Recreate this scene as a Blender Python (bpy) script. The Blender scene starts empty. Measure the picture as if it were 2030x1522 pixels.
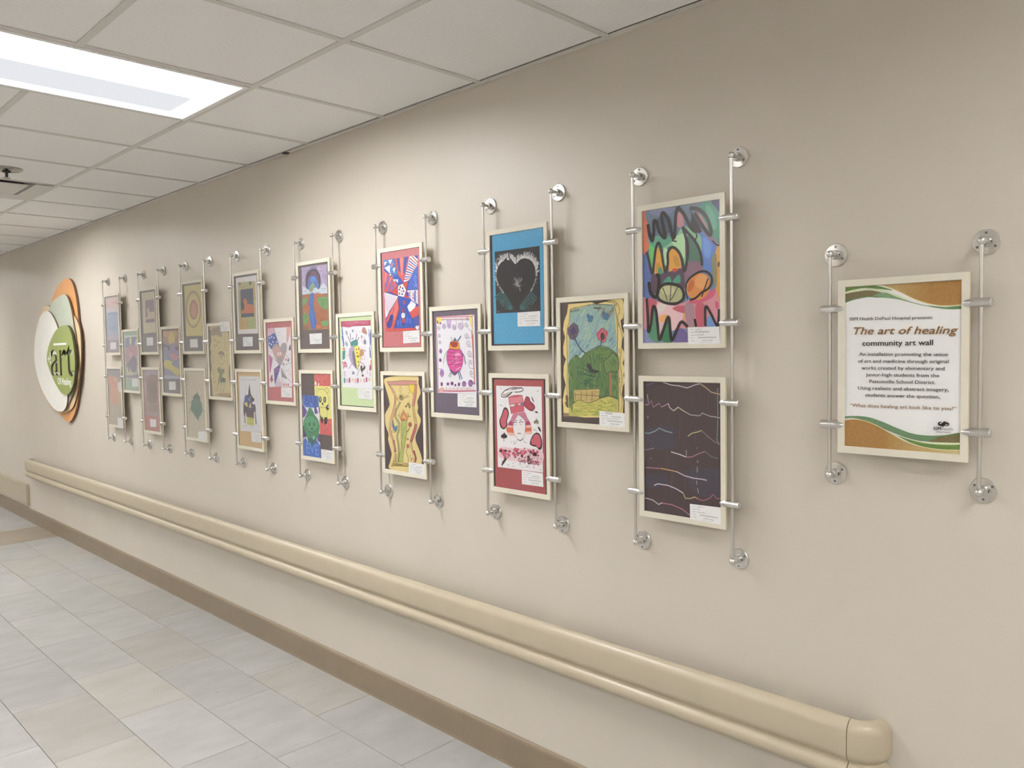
import bpy, bmesh, math, random
from mathutils import Vector, Matrix

# ------------------------------------------------------------------ camera, world, exposure
scene = bpy.context.scene
COL = scene.collection
IMG_W, IMG_H = 2030, 1522
FPX = 1573.97
CAM = Vector((0.0, -2.11, 1.612))
CR = Vector((0.7094987, 0.70452755, -0.01589133))
CU = Vector((-0.02147598, 0.04415633, 0.99879377))
CF = Vector((-0.70437943, 0.7083016, -0.04645928))
cd = bpy.data.cameras.new('camera')
cam = bpy.data.objects.new('camera', cd)
COL.objects.link(cam)
cam.matrix_world = Matrix(((CR.x, CU.x, -CF.x, CAM.x), (CR.y, CU.y, -CF.y, CAM.y), (CR.z, CU.z, -CF.z, CAM.z), (0, 0, 0, 1)))
cd.sensor_fit = 'HORIZONTAL'
cd.sensor_width = 36.0
cd.lens = FPX / IMG_W * 36.0
cd.clip_start = 0.02
scene.camera = cam
w = bpy.data.worlds.new('world')
scene.world = w
w.use_nodes = True
w.node_tree.nodes['Background'].inputs[0].default_value = (0.5, 0.48, 0.45, 1)
w.node_tree.nodes['Background'].inputs[1].default_value = 0.02
scene.view_settings.view_transform = 'Standard'
scene.view_settings.look = 'None'
scene.view_settings.exposure = 0.0
scene.view_settings.gamma = 1.0
scene.view_settings.use_curve_mapping = False
LAMP = 43.0           # radiance of the ceiling light lenses

# room, metres: gallery wall is the plane y = 0, the corridor lies at y < 0, floor z = 0
CEIL = 2.614
BACK = -4.89
XL, XR = -13.2, 4.6

def ray(px, py):
    return CR * ((px - IMG_W / 2) / FPX) - CU * ((py - IMG_H / 2) / FPX) + CF
def on_wall(px, py, d):
    v = ray(px, py)
    t = (-d - CAM.y) / v.y
    return CAM + v * t

# ------------------------------------------------------------------ materials
def lin(h):
    h = h.lstrip('#')
    out = []
    for i in (0, 2, 4):
        c = int(h[i:i + 2], 16) / 255
        out.append(c / 12.92 if c <= 0.04045 else ((c + 0.055) / 1.055) ** 2.4)
    return out

def new_mat(name):
    m = bpy.data.materials.new(name)
    m.use_nodes = True
    nt = m.node_tree
    return m, nt, nt.nodes['Principled BSDF']

def noisy(nt, b, c0, c1, scale, detail=3.0, stretch=None, bump=0.0, bscale=None, lo=0.35, hi=0.65):
    tc = nt.nodes.new('ShaderNodeTexCoord')
    mp = nt.nodes.new('ShaderNodeMapping')
    nt.links.new(tc.outputs['Object'], mp.inputs[0])
    if stretch: mp.inputs['Scale'].default_value = stretch
    n = nt.nodes.new('ShaderNodeTexNoise')
    n.inputs['Scale'].default_value = scale
    n.inputs['Detail'].default_value = detail
    nt.links.new(mp.outputs[0], n.inputs['Vector'])
    r = nt.nodes.new('ShaderNodeValToRGB')
    r.color_ramp.elements[0].position = lo
    r.color_ramp.elements[1].position = hi
    r.color_ramp.elements[0].color = (*c0, 1)
    r.color_ramp.elements[1].color = (*c1, 1)
    nt.links.new(n.outputs['Fac'], r.inputs[0])
    nt.links.new(r.outputs[0], b.inputs['Base Color'])
    if bump:
        n2 = nt.nodes.new('ShaderNodeTexNoise')
        n2.inputs['Scale'].default_value = bscale or scale
        n2.inputs['Detail'].default_value = 4
        nt.links.new(tc.outputs['Object'], n2.inputs['Vector'])
        bp = nt.nodes.new('ShaderNodeBump')
        bp.inputs['Strength'].default_value = bump
        bp.inputs['Distance'].default_value = 0.002
        nt.links.new(n2.outputs['Fac'], bp.inputs['Height'])
        nt.links.new(bp.outputs[0], b.inputs['Normal'])
    return r

def mat_simple(name, c, rough=0.5, var=0.04, scale=20, metal=0.0, spec=0.5, bump=0.0, bscale=None):
    m, nt, b = new_mat(name)
    b.inputs['Roughness'].default_value = rough
    b.inputs['Metallic'].default_value = metal
    b.inputs['Specular IOR Level'].default_value = spec
    noisy(nt, b, [x * (1 - var) for x in c], [min(1, x * (1 + var)) for x in c], scale, bump=bump, bscale=bscale)
    return m

M = {}
M['wall'] = mat_simple('wall_paint', (0.590, 0.538, 0.465), 0.47, 0.015, 3, spec=1.0, bump=0.05, bscale=160)
M['panel'] = mat_simple('ceiling_panel', (0.86, 0.85, 0.835), 0.95, 0.02, 90, bump=0.12, bscale=300, spec=0.1)
M['tbar'] = mat_simple('ceiling_grid_paint', (0.66, 0.635, 0.60), 0.5, 0.02, 10)
M['dark'] = mat_simple('dark_void', (0.012, 0.011, 0.010), 0.8, 0.1, 10)
M['grout'] = mat_simple('floor_grout', (0.10, 0.09, 0.075), 0.9, 0.1, 40)
M['base'] = mat_simple('baseboard_vinyl', (0.250, 0.195, 0.135), 0.36, 0.04, 6)
M['rail'] = mat_simple('handrail_vinyl', (0.475, 0.412, 0.305), 0.32, 0.02, 12, bump=0.04, bscale=400)
M['cream'] = mat_simple('cream_mat_board', (0.80, 0.755, 0.64), 0.7, 0.02, 30, spec=0.25)
M['edge'] = mat_simple('mat_board_edge', (0.72, 0.60, 0.38), 0.8, 0.03, 30)
M['white_metal'] = mat_simple('white_enamel', (0.80, 0.80, 0.79), 0.4, 0.01, 10)
M['black'] = mat_simple('black_metal', (0.02, 0.02, 0.02), 0.5, 0.1, 10)
M['chrome'] = mat_simple('sprinkler_chrome', (0.35, 0.33, 0.31), 0.25, 0.05, 20, metal=1.0)

def mat_steel():
    m, nt, b = new_mat('brushed_steel')
    b.inputs['Metallic'].default_value = 1.0
    b.inputs['Roughness'].default_value = 0.28
    noisy(nt, b, (0.62, 0.61, 0.59), (0.74, 0.73, 0.71), 60, stretch=(1, 1, 0.05))
    return m
M['steel'] = mat_steel()
M['screw'] = mat_simple('screw_steel', (0.30, 0.29, 0.28), 0.35, 0.05, 20, metal=1.0)

def mat_tile(name, ca, cb, cspot):
    m, nt, b = new_mat(name)
    b.inputs['Roughness'].default_value = 0.36
    tc = nt.nodes.new('ShaderNodeTexCoord')
    oi = nt.nodes.new('ShaderNodeObjectInfo')
    ad = nt.nodes.new('ShaderNodeVectorMath'); ad.operation = 'ADD'
    sc = nt.nodes.new('ShaderNodeVectorMath'); sc.operation = 'SCALE'
    cb3 = nt.nodes.new('ShaderNodeCombineXYZ')
    nt.links.new(oi.outputs['Random'], cb3.inputs[0]); nt.links.new(oi.outputs['Random'], cb3.inputs[1])
    nt.links.new(cb3.outputs[0], sc.inputs[0]); sc.inputs['Scale'].default_value = 37.0
    nt.links.new(tc.outputs['Object'], ad.inputs[0]); nt.links.new(sc.outputs[0], ad.inputs[1])
    mp = nt.nodes.new('ShaderNodeMapping'); mp.inputs['Scale'].default_value = (1.0, 0.45, 1.0)
    nt.links.new(ad.outputs[0], mp.inputs[0])
    def noise(s, d):
        n = nt.nodes.new('ShaderNodeTexNoise'); n.inputs['Scale'].default_value = s; n.inputs['Detail'].default_value = d
        nt.links.new(mp.outputs[0], n.inputs['Vector']); return n
    n1 = noise(9, 5); r1 = nt.nodes.new('ShaderNodeValToRGB')
    r1.color_ramp.elements[0].position = 0.32; r1.color_ramp.elements[1].position = 0.68
    r1.color_ramp.elements[0].color = (*ca, 1); r1.color_ramp.elements[1].color = (*cb, 1)
    nt.links.new(n1.outputs['Fac'], r1.inputs[0])
    n2 = noise(46, 6); r2 = nt.nodes.new('ShaderNodeValToRGB')
    r2.color_ramp.elements[0].position = 0.64; r2.color_ramp.elements[1].position = 0.74
    nt.links.new(n2.outputs['Fac'], r2.inputs[0])
    n3 = noise(5, 2); r3 = nt.nodes.new('ShaderNodeValToRGB')
    r3.color_ramp.elements[0].position = 0.50; r3.color_ramp.elements[1].position = 0.62
    nt.links.new(n3.outputs['Fac'], r3.inputs[0])
    mu = nt.nodes.new('ShaderNodeMath'); mu.operation = 'MULTIPLY'
    nt.links.new(r2.outputs[0], mu.inputs[0]); nt.links.new(r3.outputs[0], mu.inputs[1])
    mx = nt.nodes.new('ShaderNodeMix'); mx.data_type = 'RGBA'
    mu2 = nt.nodes.new('ShaderNodeMath'); mu2.operation = 'MULTIPLY'; mu2.inputs[1].default_value = 0.55
    nt.links.new(mu.outputs[0], mu2.inputs[0])
    nt.links.new(mu2.outputs[0], mx.inputs[0])
    nt.links.new(r1.outputs[0], mx.inputs[6]); mx.inputs[7].default_value = (*cspot, 1)
    # tile to tile tone
    hv = nt.nodes.new('ShaderNodeHueSaturation')
    mr = nt.nodes.new('ShaderNodeMapRange'); mr.inputs['To Min'].default_value = 0.93; mr.inputs['To Max'].default_value = 1.05
    nt.links.new(oi.outputs['Random'], mr.inputs[0]); nt.links.new(mr.outputs[0], hv.inputs['Value'])
    nt.links.new(mx.outputs[2], hv.inputs['Color'])
    nt.links.new(hv.outputs[0], b.inputs['Base Color'])
    return m
M['tile_grey'] = mat_tile('stone_tile_grey', (0.355, 0.352, 0.342), (0.415, 0.412, 0.405), (0.20, 0.19, 0.165))
M['tile_warm'] = mat_tile('stone_tile_warm', (0.365, 0.350, 0.322), (0.415, 0.402, 0.380), (0.19, 0.155, 0.12))
M['tile_brown'] = mat_tile('stone_tile_tan', (0.300, 0.250, 0.185), (0.355, 0.305, 0.24), (0.22, 0.17, 0.115))

def mat_emit(name, strength, col=(1.0, 0.99, 0.975)):
    m = bpy.data.materials.new(name); m.use_nodes = True
    nt = m.node_tree; nt.nodes.clear()
    o = nt.nodes.new('ShaderNodeOutputMaterial'); e = nt.nodes.new('ShaderNodeEmission')
    e.inputs[0].default_value = (*col, 1); e.inputs[1].default_value = strength
    nt.links.new(e.outputs[0], o.inputs[0])
    return m
M['lens'] = mat_emit('light_lens', LAMP)
M['lens_dim'] = mat_emit('light_lens_dim', LAMP * 0.80)  # near lamp set dimmer to balance the wall brightness
M['lens_fill'] = mat_emit('light_lens_fill', LAMP * 1.12)  # brighter lens for the added fill row out of view
M['side_lens'] = mat_emit('light_side_diffuser', 0.86, (0.93, 0.95, 1.0))

def mat_acrylic():
    m = bpy.data.materials.new('clear_acrylic'); m.use_nodes = True
    nt = m.node_tree; nt.nodes.clear()
    o = nt.nodes.new('ShaderNodeOutputMaterial')
    t = nt.nodes.new('ShaderNodeBsdfTransparent'); g = nt.nodes.new('ShaderNodeBsdfGlossy')
    g.inputs['Roughness'].default_value = 0.22
    fr = nt.nodes.new('ShaderNodeFresnel')
    ge = nt.nodes.new('ShaderNodeNewGeometry'); mr = nt.nodes.new('ShaderNodeMapRange')   # same reflectance on both faces of the sheet
    mr.inputs['To Min'].default_value = 1.45; mr.inputs['To Max'].default_value = 1 / 1.45
    nt.links.new(ge.outputs['Backfacing'], mr.inputs[0]); nt.links.new(mr.outputs[0], fr.inputs['IOR'])
    mx = nt.nodes.new('ShaderNodeMixShader')
    nt.links.new(fr.outputs[0], mx.inputs[0]); nt.links.new(t.outputs[0], mx.inputs[1]); nt.links.new(g.outputs[0], mx.inputs[2])
    nt.links.new(mx.outputs[0], o.inputs[0])
    return m
M['acrylic'] = mat_acrylic()

PAINT = {}
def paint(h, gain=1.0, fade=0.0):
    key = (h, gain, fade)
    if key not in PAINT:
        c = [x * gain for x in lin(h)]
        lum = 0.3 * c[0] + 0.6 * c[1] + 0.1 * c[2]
        c = [min(0.9, (0.92 * x + 0.08 * lum) * (1 - fade) + 0.55 * fade) for x in c]  # last term lifts the pigment with painted reflection haze
        m, nt, b = new_mat('pigment_' + h.lstrip('#'))
        b.inputs['Roughness'].default_value = 0.85
        b.inputs['Specular IOR Level'].default_value = 0.2
        v = 0.08 if max(c) < 0.6 else 0.012
        noisy(nt, b, [x * (1 - v) for x in c], [min(0.92, x * (1 + v)) for x in c], 140, 4)
        PAINT[key] = m
    return PAINT[key]

# ------------------------------------------------------------------ mesh helpers
def link(name, me, parent=None):
    o = bpy.data.objects.new(name, me)
    COL.objects.link(o)
    if parent: o.parent = parent
    return o
def empty(name, loc, label=None, cat=None, group=None):
    o = bpy.data.objects.new(name, None); COL.objects.link(o); o.location = loc
    o.empty_display_size = 0.02
    tag(o, label, cat, group)
    return o
def tag(o, label=None, cat=None, group=None, kind=None):
    if label: o['label'] = label
    if cat: o['category'] = cat
    if group: o['group'] = group
    if kind: o['kind'] = kind
    return o
def mesh(name, verts, faces, mats, fmat=None, smooth=False):
    me = bpy.data.meshes.new(name)
    me.from_pydata([tuple(v) for v in verts], [], faces)
    for m in (mats if isinstance(mats, (list, tuple)) else [mats]): me.materials.append(m)
    if fmat: me.polygons.foreach_set('material_index', fmat)
    if smooth: me.polygons.foreach_set('use_smooth', [True] * len(me.polygons))
    me.update()
    return me
def fixn(me):
    bm = bmesh.new(); bm.from_mesh(me); bmesh.ops.recalc_face_normals(bm, faces=bm.faces); bm.to_mesh(me); bm.free()
    return me
def box_me(name, x0, x1, y0, y1, z0, z1, m, bevel=0.0, seg=1):
    bm = bmesh.new()
    vs = [bm.verts.new((x, y, z)) for x in (x0, x1) for y in (y0, y1) for z in (z0, z1)]
    for f in ((0, 1, 3, 2), (4, 6, 7, 5), (0, 4, 5, 1), (2, 3, 7, 6), (0, 2, 6, 4), (1, 5, 7, 3)):
        bm.faces.new([vs[i] for i in f])
    bmesh.ops.recalc_face_normals(bm, faces=bm.faces)
    if bevel: bmesh.ops.bevel(bm, geom=bm.edges[:], offset=bevel, segments=seg, affect='EDGES')
    me = bpy.data.meshes.new(name); bm.to_mesh(me); bm.free(); me.materials.append(m)
    return me
def box(name, x0, x1, y0, y1, z0, z1, m, parent=None, bevel=0.0, seg=1):
    return link(name, box_me(name, x0, x1, y0, y1, z0, z1, m, bevel, seg), parent)
def lathe(name, prof, axis, m, n=20, centre=(0, 0, 0), smooth=True):
    """prof: list of (t along axis, radius); axis 'x','y' or 'z'"""
    V, F = [], []
    for t, r in prof:
        for k in range(n):
            a = 2 * math.pi * k / n
            c, s = r * math.cos(a), r * math.sin(a)
            V.append({'x': (t, c, s), 'y': (c, t, s), 'z': (c, s, t)}[axis])
    for i in range(len(prof) - 1):
        for k in range(n):
            k2 = (k + 1) % n
            F.append((i * n + k, i * n + k2, (i + 1) * n + k2, (i + 1) * n + k))
    F.append(tuple(range(n))); F.append(tuple(range((len(prof) - 1) * n, len(prof) * n)))
    V = [(v[0] + centre[0], v[1] + centre[1], v[2] + centre[2]) for v in V]
    me = fixn(mesh(name, V, F, m, smooth=smooth))
    if smooth:
        try: me.set_sharp_from_angle(angle=math.radians(40))
        except Exception: pass
    return me
def area(p): return 0.5 * sum(p[i][0] * p[(i + 1) % len(p)][1] - p[(i + 1) % len(p)][0] * p[i][1] for i in range(len(p)))
def spline(pts, n=6, closed=False):
    P = [Vector((*p[:2], 0)) for p in pts]
    out = []
    m = len(P)
    rng = range(m) if closed else range(m - 1)
    for i in rng:
        p0 = P[(i - 1) % m] if (closed or i > 0) else P[i]
        p1 = P[i]; p2 = P[(i + 1) % m]
        p3 = P[(i + 2) % m] if (closed or i + 2 < m) else p2
        for k in range(n):
            t = k / n
            q = 0.5 * ((2 * p1) + (-p0 + p2) * t + (2 * p0 - 5 * p1 + 4 * p2 - p3) * t * t + (-p0 + 3 * p1 - 3 * p2 + p3) * t ** 3)
            out.append((q.x, q.y))
    if not closed: out.append((P[-1].x, P[-1].y))
    return out

# text as filled outlines; returns (verts2d, faces, width) with cap height about 0.7
_TC = {}
def text2d(s, bold=0.0, shear=0.0, spacing=1.0, res=3):
    k = (s, bold, shear, spacing, res)
    if k in _TC: return _TC[k]
    cu = bpy.data.curves.new('lettering', 'FONT')
    cu.body = s; cu.size = 1.0; cu.offset = bold; cu.shear = shear; cu.resolution_u = res; cu.space_character = spacing
    o = bpy.data.objects.new('lettering', cu)
    me = o.to_mesh()
    V = [(v.co.x, v.co.y) for v in me.vertices]; F = [tuple(p.vertices) for p in me.polygons]
    o.to_mesh_clear(); bpy.data.objects.remove(o); bpy.data.curves.remove(cu)
    x0 = min(v[0] for v in V); x1 = max(v[0] for v in V)
    V = [(v[0] - x0, v[1]) for v in V]
    _TC[k] = (V, F, x1 - x0)
    return _TC[k]
# ------------------------------------------------------------------ room shell
def struct(o):
    o['kind'] = 'structure'; return o
struct(box('wall_front', XL, XR, 0.0, 0.12, -0.1, CEIL + 0.3, M['wall']))
struct(box('wall_back', XL, XR, BACK - 0.12, BACK, -0.1, CEIL + 0.3, M['wall']))
struct(box('wall_left', XL - 0.12, XL, BACK - 0.12, 0.12, -0.1, CEIL + 0.3, M['wall']))
struct(box('wall_right', XR, XR + 0.12, BACK - 0.12, 0.12, -0.1, CEIL + 0.3, M['wall']))

# floor: grout bed with 306 x 612 mm stone tiles laid in staggered rows
floor = struct(box('floor', XL, XR, BACK, 0.0, -0.06, -0.004, M['grout']))
ROWS = [0.0, -0.298, -0.606, -0.918, -1.230, -1.542, -1.854, -2.166, -2.478]
JG = 0.0022
tile_cache = {}
far_tiles = []      # behind the viewer: joined into one part
rt = random.Random(4)
def floor_tile(x0, x1, y0, y1, mname):
    lx, ly = round(x1 - x0, 3), round(y0 - y1, 3)
    key = (lx, ly, mname)
    if key not in tile_cache:
        tile_cache[key] = box_me('tile', -lx / 2 + JG / 2, lx / 2 - JG / 2, -ly / 2 + JG / 2, ly / 2 - JG / 2, -0.008, 0.0, M[mname], 0.0008)
    if x0 > 0.7:
        far_tiles.append((x0, x1, y0, y1)); return
    o = link('tile', tile_cache[key], floor); o.location = ((x0 + x1) / 2, (y0 + y1) / 2, 0)
WARM = {(0, -5), (1, -4), (0, -1), (1, -7), (2, -9), (0, -8)}
for r in range(8):
    y0, y1 = ROWS[r], ROWS[r + 1]
    off = -3.053 if r % 2 == 0 else -3.459
    # near field right of the tan band
    k = -8
    xs = [-7.78]
    while off + 0.6125 * k < -7.78 + 0.08: k += 1
    while off + 0.6125 * k < XR: xs.append(off + 0.6125 * k); k += 1
    xs.append(XR)
    for i in range(len(xs) - 1):
        xm = (xs[i] + xs[i + 1]) / 2
        near = r < 6 and xm < 1.5
        warm = (rt.random() < 0.22) or (r == 0 and -3.7 < xm < -3.0) or (r == 1 and -4.7 < xm < -4.0)
        if r <= 2 and -3.46 < xm < -2.9 and not (r == 0): warm = False
        floor_tile(xs[i], xs[i + 1], y0, y1, 'tile_warm' if warm else 'tile_grey')
    xs = [XL]
    k = -40
    while off + 0.6125 * k < XL + 0.08: k += 1
    while off + 0.6125 * k < -8.39 - 0.08: xs.append(off + 0.6125 * k); k += 1
    xs.append(-8.39)
    for i in range(len(xs) - 1):
        floor_tile(xs[i], xs[i + 1], y0, y1, 'tile_warm' if rt.random() < 0.22 else 'tile_grey')
for r in range(4):
    ya, yb = [0.0, -0.606, -1.23, -1.854, -2.478][r:r + 2]
    floor_tile(-8.39, -7.78, ya, yb, 'tile_brown')

y = -2.478
r = 8
while y > BACK + 0.02:
    y1 = max(BACK, y - 0.312); x = XL + (0.0 if r % 2 else 0.3)
    while x < XR - 0.02:
        far_tiles.append((x, min(XR, x + 0.6125), y, y1)); x += 0.6125
    y = y1; r += 1
V, F = [], []
for x0, x1, ya, yb in far_tiles:
    b = len(V); g = JG / 2
    V += [(x0 + g, yb + g, 0), (x1 - g, yb + g, 0), (x1 - g, ya - g, 0), (x0 + g, ya - g, 0)]
    V += [(p[0], p[1], -0.008) for p in V[b:b + 4]]
    F += [(b, b + 1, b + 2, b + 3)] + [(b + k, b + 4 + k, b + 4 + (k + 1) % 4, b + (k + 1) % 4) for k in range(4)]
o = link('tile_field', fixn(mesh('tile_field', V, F, M['tile_grey'])), floor); o['kind'] = 'stuff'

# ceiling: deck above, lay-in panels on an exposed grid
ceiling = struct(box('ceiling', XL, XR, BACK, 0.0, CEIL + 0.16, CEIL + 0.2, M['dark']))
GX0, GP = -2.843, 0.6105
GXS = [GX0 + GP * k for k in range(-16, 13)]
GYS = [-0.614 - 0.6105 * k for k in range(7)]
NR = 8
TB = 0.024
light_cells = {(-3.4535, 1), (0.2095, 1), (-7.1165, 1), (-10.7795, 1), (3.8725, 1)}
def is_light(xa, yi):
    return yi in (1, 2, 5, 6) and any(abs(xa - c[0]) < 0.05 for c in light_cells)
VENT_X = GX0 - 5 * GP   # left edge of the diffuser cell
panel_cache = {}
yb_ = [0.0] + GYS + [BACK]
for i in range(len(GXS) - 1):
    xa, xb = GXS[i], GXS[i + 1]
    for j in range(NR):
        ya, yb = yb_[j], yb_[j + 1]
        if is_light(xa, j) or (abs(xa - VENT_X) < 0.05 and j == 1): continue
        ly = round(ya - yb - (0.030 if j in (0, NR - 1) else 0.007), 4)
        key = ly
        if key not in panel_cache:
            panel_cache[key] = box_me('ceiling_panel', -GP / 2 + 0.0035, GP / 2 - 0.0035, -ly / 2, ly / 2, 0.0, 0.016, M['panel'], 0.0008)
        o = link('ceiling_panel', panel_cache[key], ceiling)
        yc = (ya + yb) / 2 + (-0.0115 if j == 0 else (0.0115 if j == NR - 1 else 0))
        o.location = ((xa + xb) / 2, yc, CEIL + 0.004)
def tbar(name, x0, x1, y0, y1):
    return box(name, x0, x1, y0, y1, CEIL, CEIL + 0.0035, M['tbar'], ceiling)
for gi, y in enumerate(GYS):
    if gi not in (1, 5):
        tbar('grid_bar', XL, XR, y - TB / 2, y + TB / 2); continue
    a = XL
    for c in sorted(light_cells) + [(XR, 1)]:
        tbar('grid_bar', a, min(XR, c[0] + TB / 2 - 0.0005 if c[0] < XR else XR), y - TB / 2, y + TB / 2)
        a = c[0] + GP - TB / 2 + 0.0005
for x in GXS:
    for j in range(NR):
        a = yb_[j] - (TB / 2 if j else 0.022); b = yb_[j + 1] + (TB / 2 if j < NR - 1 else 0.022)
        tbar('cross_bar', x - TB / 2, x + TB / 2, b, a)
wa = struct(box('trim_1', XL, XR, -0.022, 0.0, CEIL - 0.001, CEIL + 0.0035, M['tbar']))
box('clip', -3.690, -3.655, -0.030, -0.004, CEIL - 0.006, CEIL - 0.001, M['black'], wa, 0.001)
struct(box('trim_2', XL, XR, BACK, BACK + 0.022, CEIL - 0.001, CEIL + 0.0035, M['tbar']))

# ceiling lights: recessed 2 x 4 troffers
def troffer(xa, label, lens='lens', row=0):
    t = empty('ceiling_light', (xa + GP / 2, GYS[1 + row], CEIL), label, 'ceiling light', 'recessed corridor lights')
    hx, hy = GP / 2 - 0.012, (GYS[0] - GYS[2]) / 2 - 0.012
    fw, dp = 0.020, 0.055
    ix, iy = hx - fw, hy - fw
    # face frame
    V, F = [], []
    for z in (-0.004, 0.004):
        for sx, sy in ((-1, -1), (1, -1), (1, 1), (-1, 1)): V.append((sx * hx, sy * hy, z))
        for sx, sy in ((-1, -1), (1, -1), (1, 1), (-1, 1)): V.append((sx * ix, sy * iy, z))
    for k in range(4):
        k2 = (k + 1) % 4
        F += [(k, k2, 4 + k2, 4 + k), (8 + k, 12 + k, 12 + k2, 8 + k2), (k, 8 + k, 8 + k2, k2), (4 + k, 4 + k2, 12 + k2, 12 + k)]
    link('frame', fixn(mesh('frame', V, F, M['white_metal'])), t)
    # flared reflector sides rising to the lens
    tx, ty = ix - 0.035, iy - 0.03
    V, F = [], []
    for (ax, ay, z) in ((ix, iy, 0.002), (tx, ty, dp)):
        for sx, sy in ((-1, -1), (1, -1), (1, 1), (-1, 1)): V.append((sx * ax, sy * ay, z))
    for k in range(4): F.append((k, (k + 1) % 4, 4 + (k + 1) % 4, 4 + k))
    for (ax, ay, z) in ((ix + 0.002, iy + 0.002, 0.002), (ix, iy, dp + 0.012)):
        for sx, sy in ((-1, -1), (1, -1), (1, 1), (-1, 1)): V.append((sx * ax, sy * ay, z))
    for k in range(4): F.append((8 + k, 12 + k, 12 + (k + 1) % 4, 8 + (k + 1) % 4))
    F.append((12, 13, 14, 15))
    for k in range(4): F.append((k, 8 + k, 8 + (k + 1) % 4, (k + 1) % 4))
    link('housing', mesh('housing', V, F, M['white_metal']), t)
    box('lens', -tx, tx, -ty, ty, dp - 0.002, dp + 0.004, M[lens], t)
    box('side_diffuser', -ix + 0.020, -ix + 0.235, -iy + 0.06, iy - 0.06, 0.010, 0.018, M['side_lens'], t, 0.004, 2)
    return t
troffer(-3.4535, 'lit recessed white ceiling light panel above the framed artworks')
troffer(-7.1165, 'recessed ceiling light farther down the corridor near the round art sign')
troffer(0.2095, 'recessed ceiling light at the near end above the printed sign', 'lens_dim')
troffer(-10.7795, 'recessed ceiling light at the far end of the corridor')
troffer(3.8725, 'recessed ceiling light at the corridor end behind the viewer')

for xa, lb in ((-10.7795, 'far end'), (-7.1165, 'third place'), (-3.4535, 'middle'), (0.2095, 'near end'), (3.8725, 'end behind the viewer')):  # unseen second row, added as fill to even out the wall light
    troffer(xa, 'added unseen recessed ceiling light in the row farther from the artworks, ' + lb, 'lens_fill', 4)

# supply air diffuser
dv = empty('air_diffuser', (VENT_X + GP / 2, (GYS[0] + GYS[1]) / 2, CEIL), 'white square ceiling air diffuser with a dark slot beside the sprinkler', 'air vent')
h = GP / 2 - 0.012
V, F = [], []
for a, z in ((h, -0.003), (h - 0.075, 0.012), (h - 0.085, 0.05), (h, 0.05)):
    for sx, sy in ((-1, -1), (1, -1), (1, 1), (-1, 1)): V.append((sx * a, sy * a, z))
for l in range(3):
    for k in range(4): F.append((l * 4 + k, l * 4 + (k + 1) % 4, l * 4 + 4 + (k + 1) % 4, l * 4 + 4 + k))
link('frame', mesh('frame', V, F, M['tbar']), dv)
box('plaque', -h + 0.105, h - 0.105, -h + 0.105, h - 0.105, 0.004, 0.010, M['tbar'], dv, 0.002)
box('cavity', -h + 0.06, h - 0.06, -h + 0.06, h - 0.06, 0.05, 0.055, M['dark'], dv)

# sprinkler head
sp = empty('sprinkler', (-4.985, -0.945, CEIL), 'pendent fire sprinkler with round plate below the ceiling panels', 'sprinkler')
link('escutcheon', lathe('escutcheon', [(0.004, 0.078), (0.0, 0.078), (-0.006, 0.066), (-0.010, 0.03), (-0.010, 0.0005)], 'z', M['chrome'], 28), sp)
link('body', lathe('body', [(-0.008, 0.022), (-0.016, 0.020), (-0.018, 0.008), (-0.044, 0.0065)], 'z', M['black'], 14), sp)
link('deflector', lathe('deflector', [(-0.044, 0.004), (-0.045, 0.019), (-0.047, 0.019), (-0.048, 0.002)], 'z', M['chrome'], 18), sp)

# ------------------------------------------------------------------ baseboard
bb = struct(empty('baseboard_front', (0, 0, 0)))
def base_strip(x0, x1):
    prof = [(0.0, 0.0), (0.014, 0.0), (0.012, 0.012), (0.011, 0.112), (0.009, 0.120), (0.004, 0.126), (0.0, 0.127)]
    V, F = [], []
    n = len(prof)
    for x in (x0 + 0.0006, x1 - 0.0006):
        for d, z in prof: V.append((x, -d, z))
    for k in range(n - 1): F.append((k, k + 1, n + k + 1, n + k))
    F += [tuple(range(n)), tuple(range(n, 2 * n)), (0, n, 2 * n - 1, n - 1)]
    link('base_strip', fixn(mesh('base_strip', V, F, M['base'])), bb)
xs = [XL, -9.72, -7.28, -4.84, -2.40, 0.04, 2.48, XR]
for i in range(len(xs) - 1): base_strip(xs[i], xs[i + 1])
b2 = struct(box('baseboard_back', XL, XR, BACK, BACK + 0.012, 0.0, 0.127, M['base'], None, 0.003))

# ------------------------------------------------------------------ handrail on the gallery wall
RP = [(0.046, 0.470), (0.046, 0.620), (0.050, 0.628), (0.058, 0.630), (0.067, 0.627), (0.075, 0.620), (0.0805, 0.611), (0.083, 0.600),
      (0.0835, 0.545), (0.0825, 0.536), (0.078, 0.529), (0.0715, 0.524), (0.069, 0.519), (0.0705, 0.514), (0.077, 0.510), (0.083, 0.503), (0.086, 0.493),
      (0.085, 0.482), (0.080, 0.472), (0.072, 0.466), (0.060, 0.463), (0.050, 0.465)]
hr = empty('handrail', (-4.6, -0.05, 0.462), 'long cream vinyl wall handrail with a lower bead running below the artworks', 'handrail')
def H(v): return (v[0] + 4.6, v[1] + 0.05, v[2] - 0.462)
X0r, X1r = -8.48, -0.8155
def rail_body(x0, x1):
    V, F = [], []
    n = len(RP)
    for x in (x0, x1):
        for d, z in RP: V.append(H((x, -d, z)))
    for k in range(n): F.append((k, (k + 1) % n, n + (k + 1) % n, n + k))
    F += [tuple(range(n)), tuple(range(n, 2 * n))]
    me = fixn(mesh('rail', V, F, M['rail'], smooth=True)); me.set_sharp_from_angle(angle=math.radians(35))
    link('rail', me, hr)
rail_body(X0r, -4.47)
rail_body(-4.4692, X1r)
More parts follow.
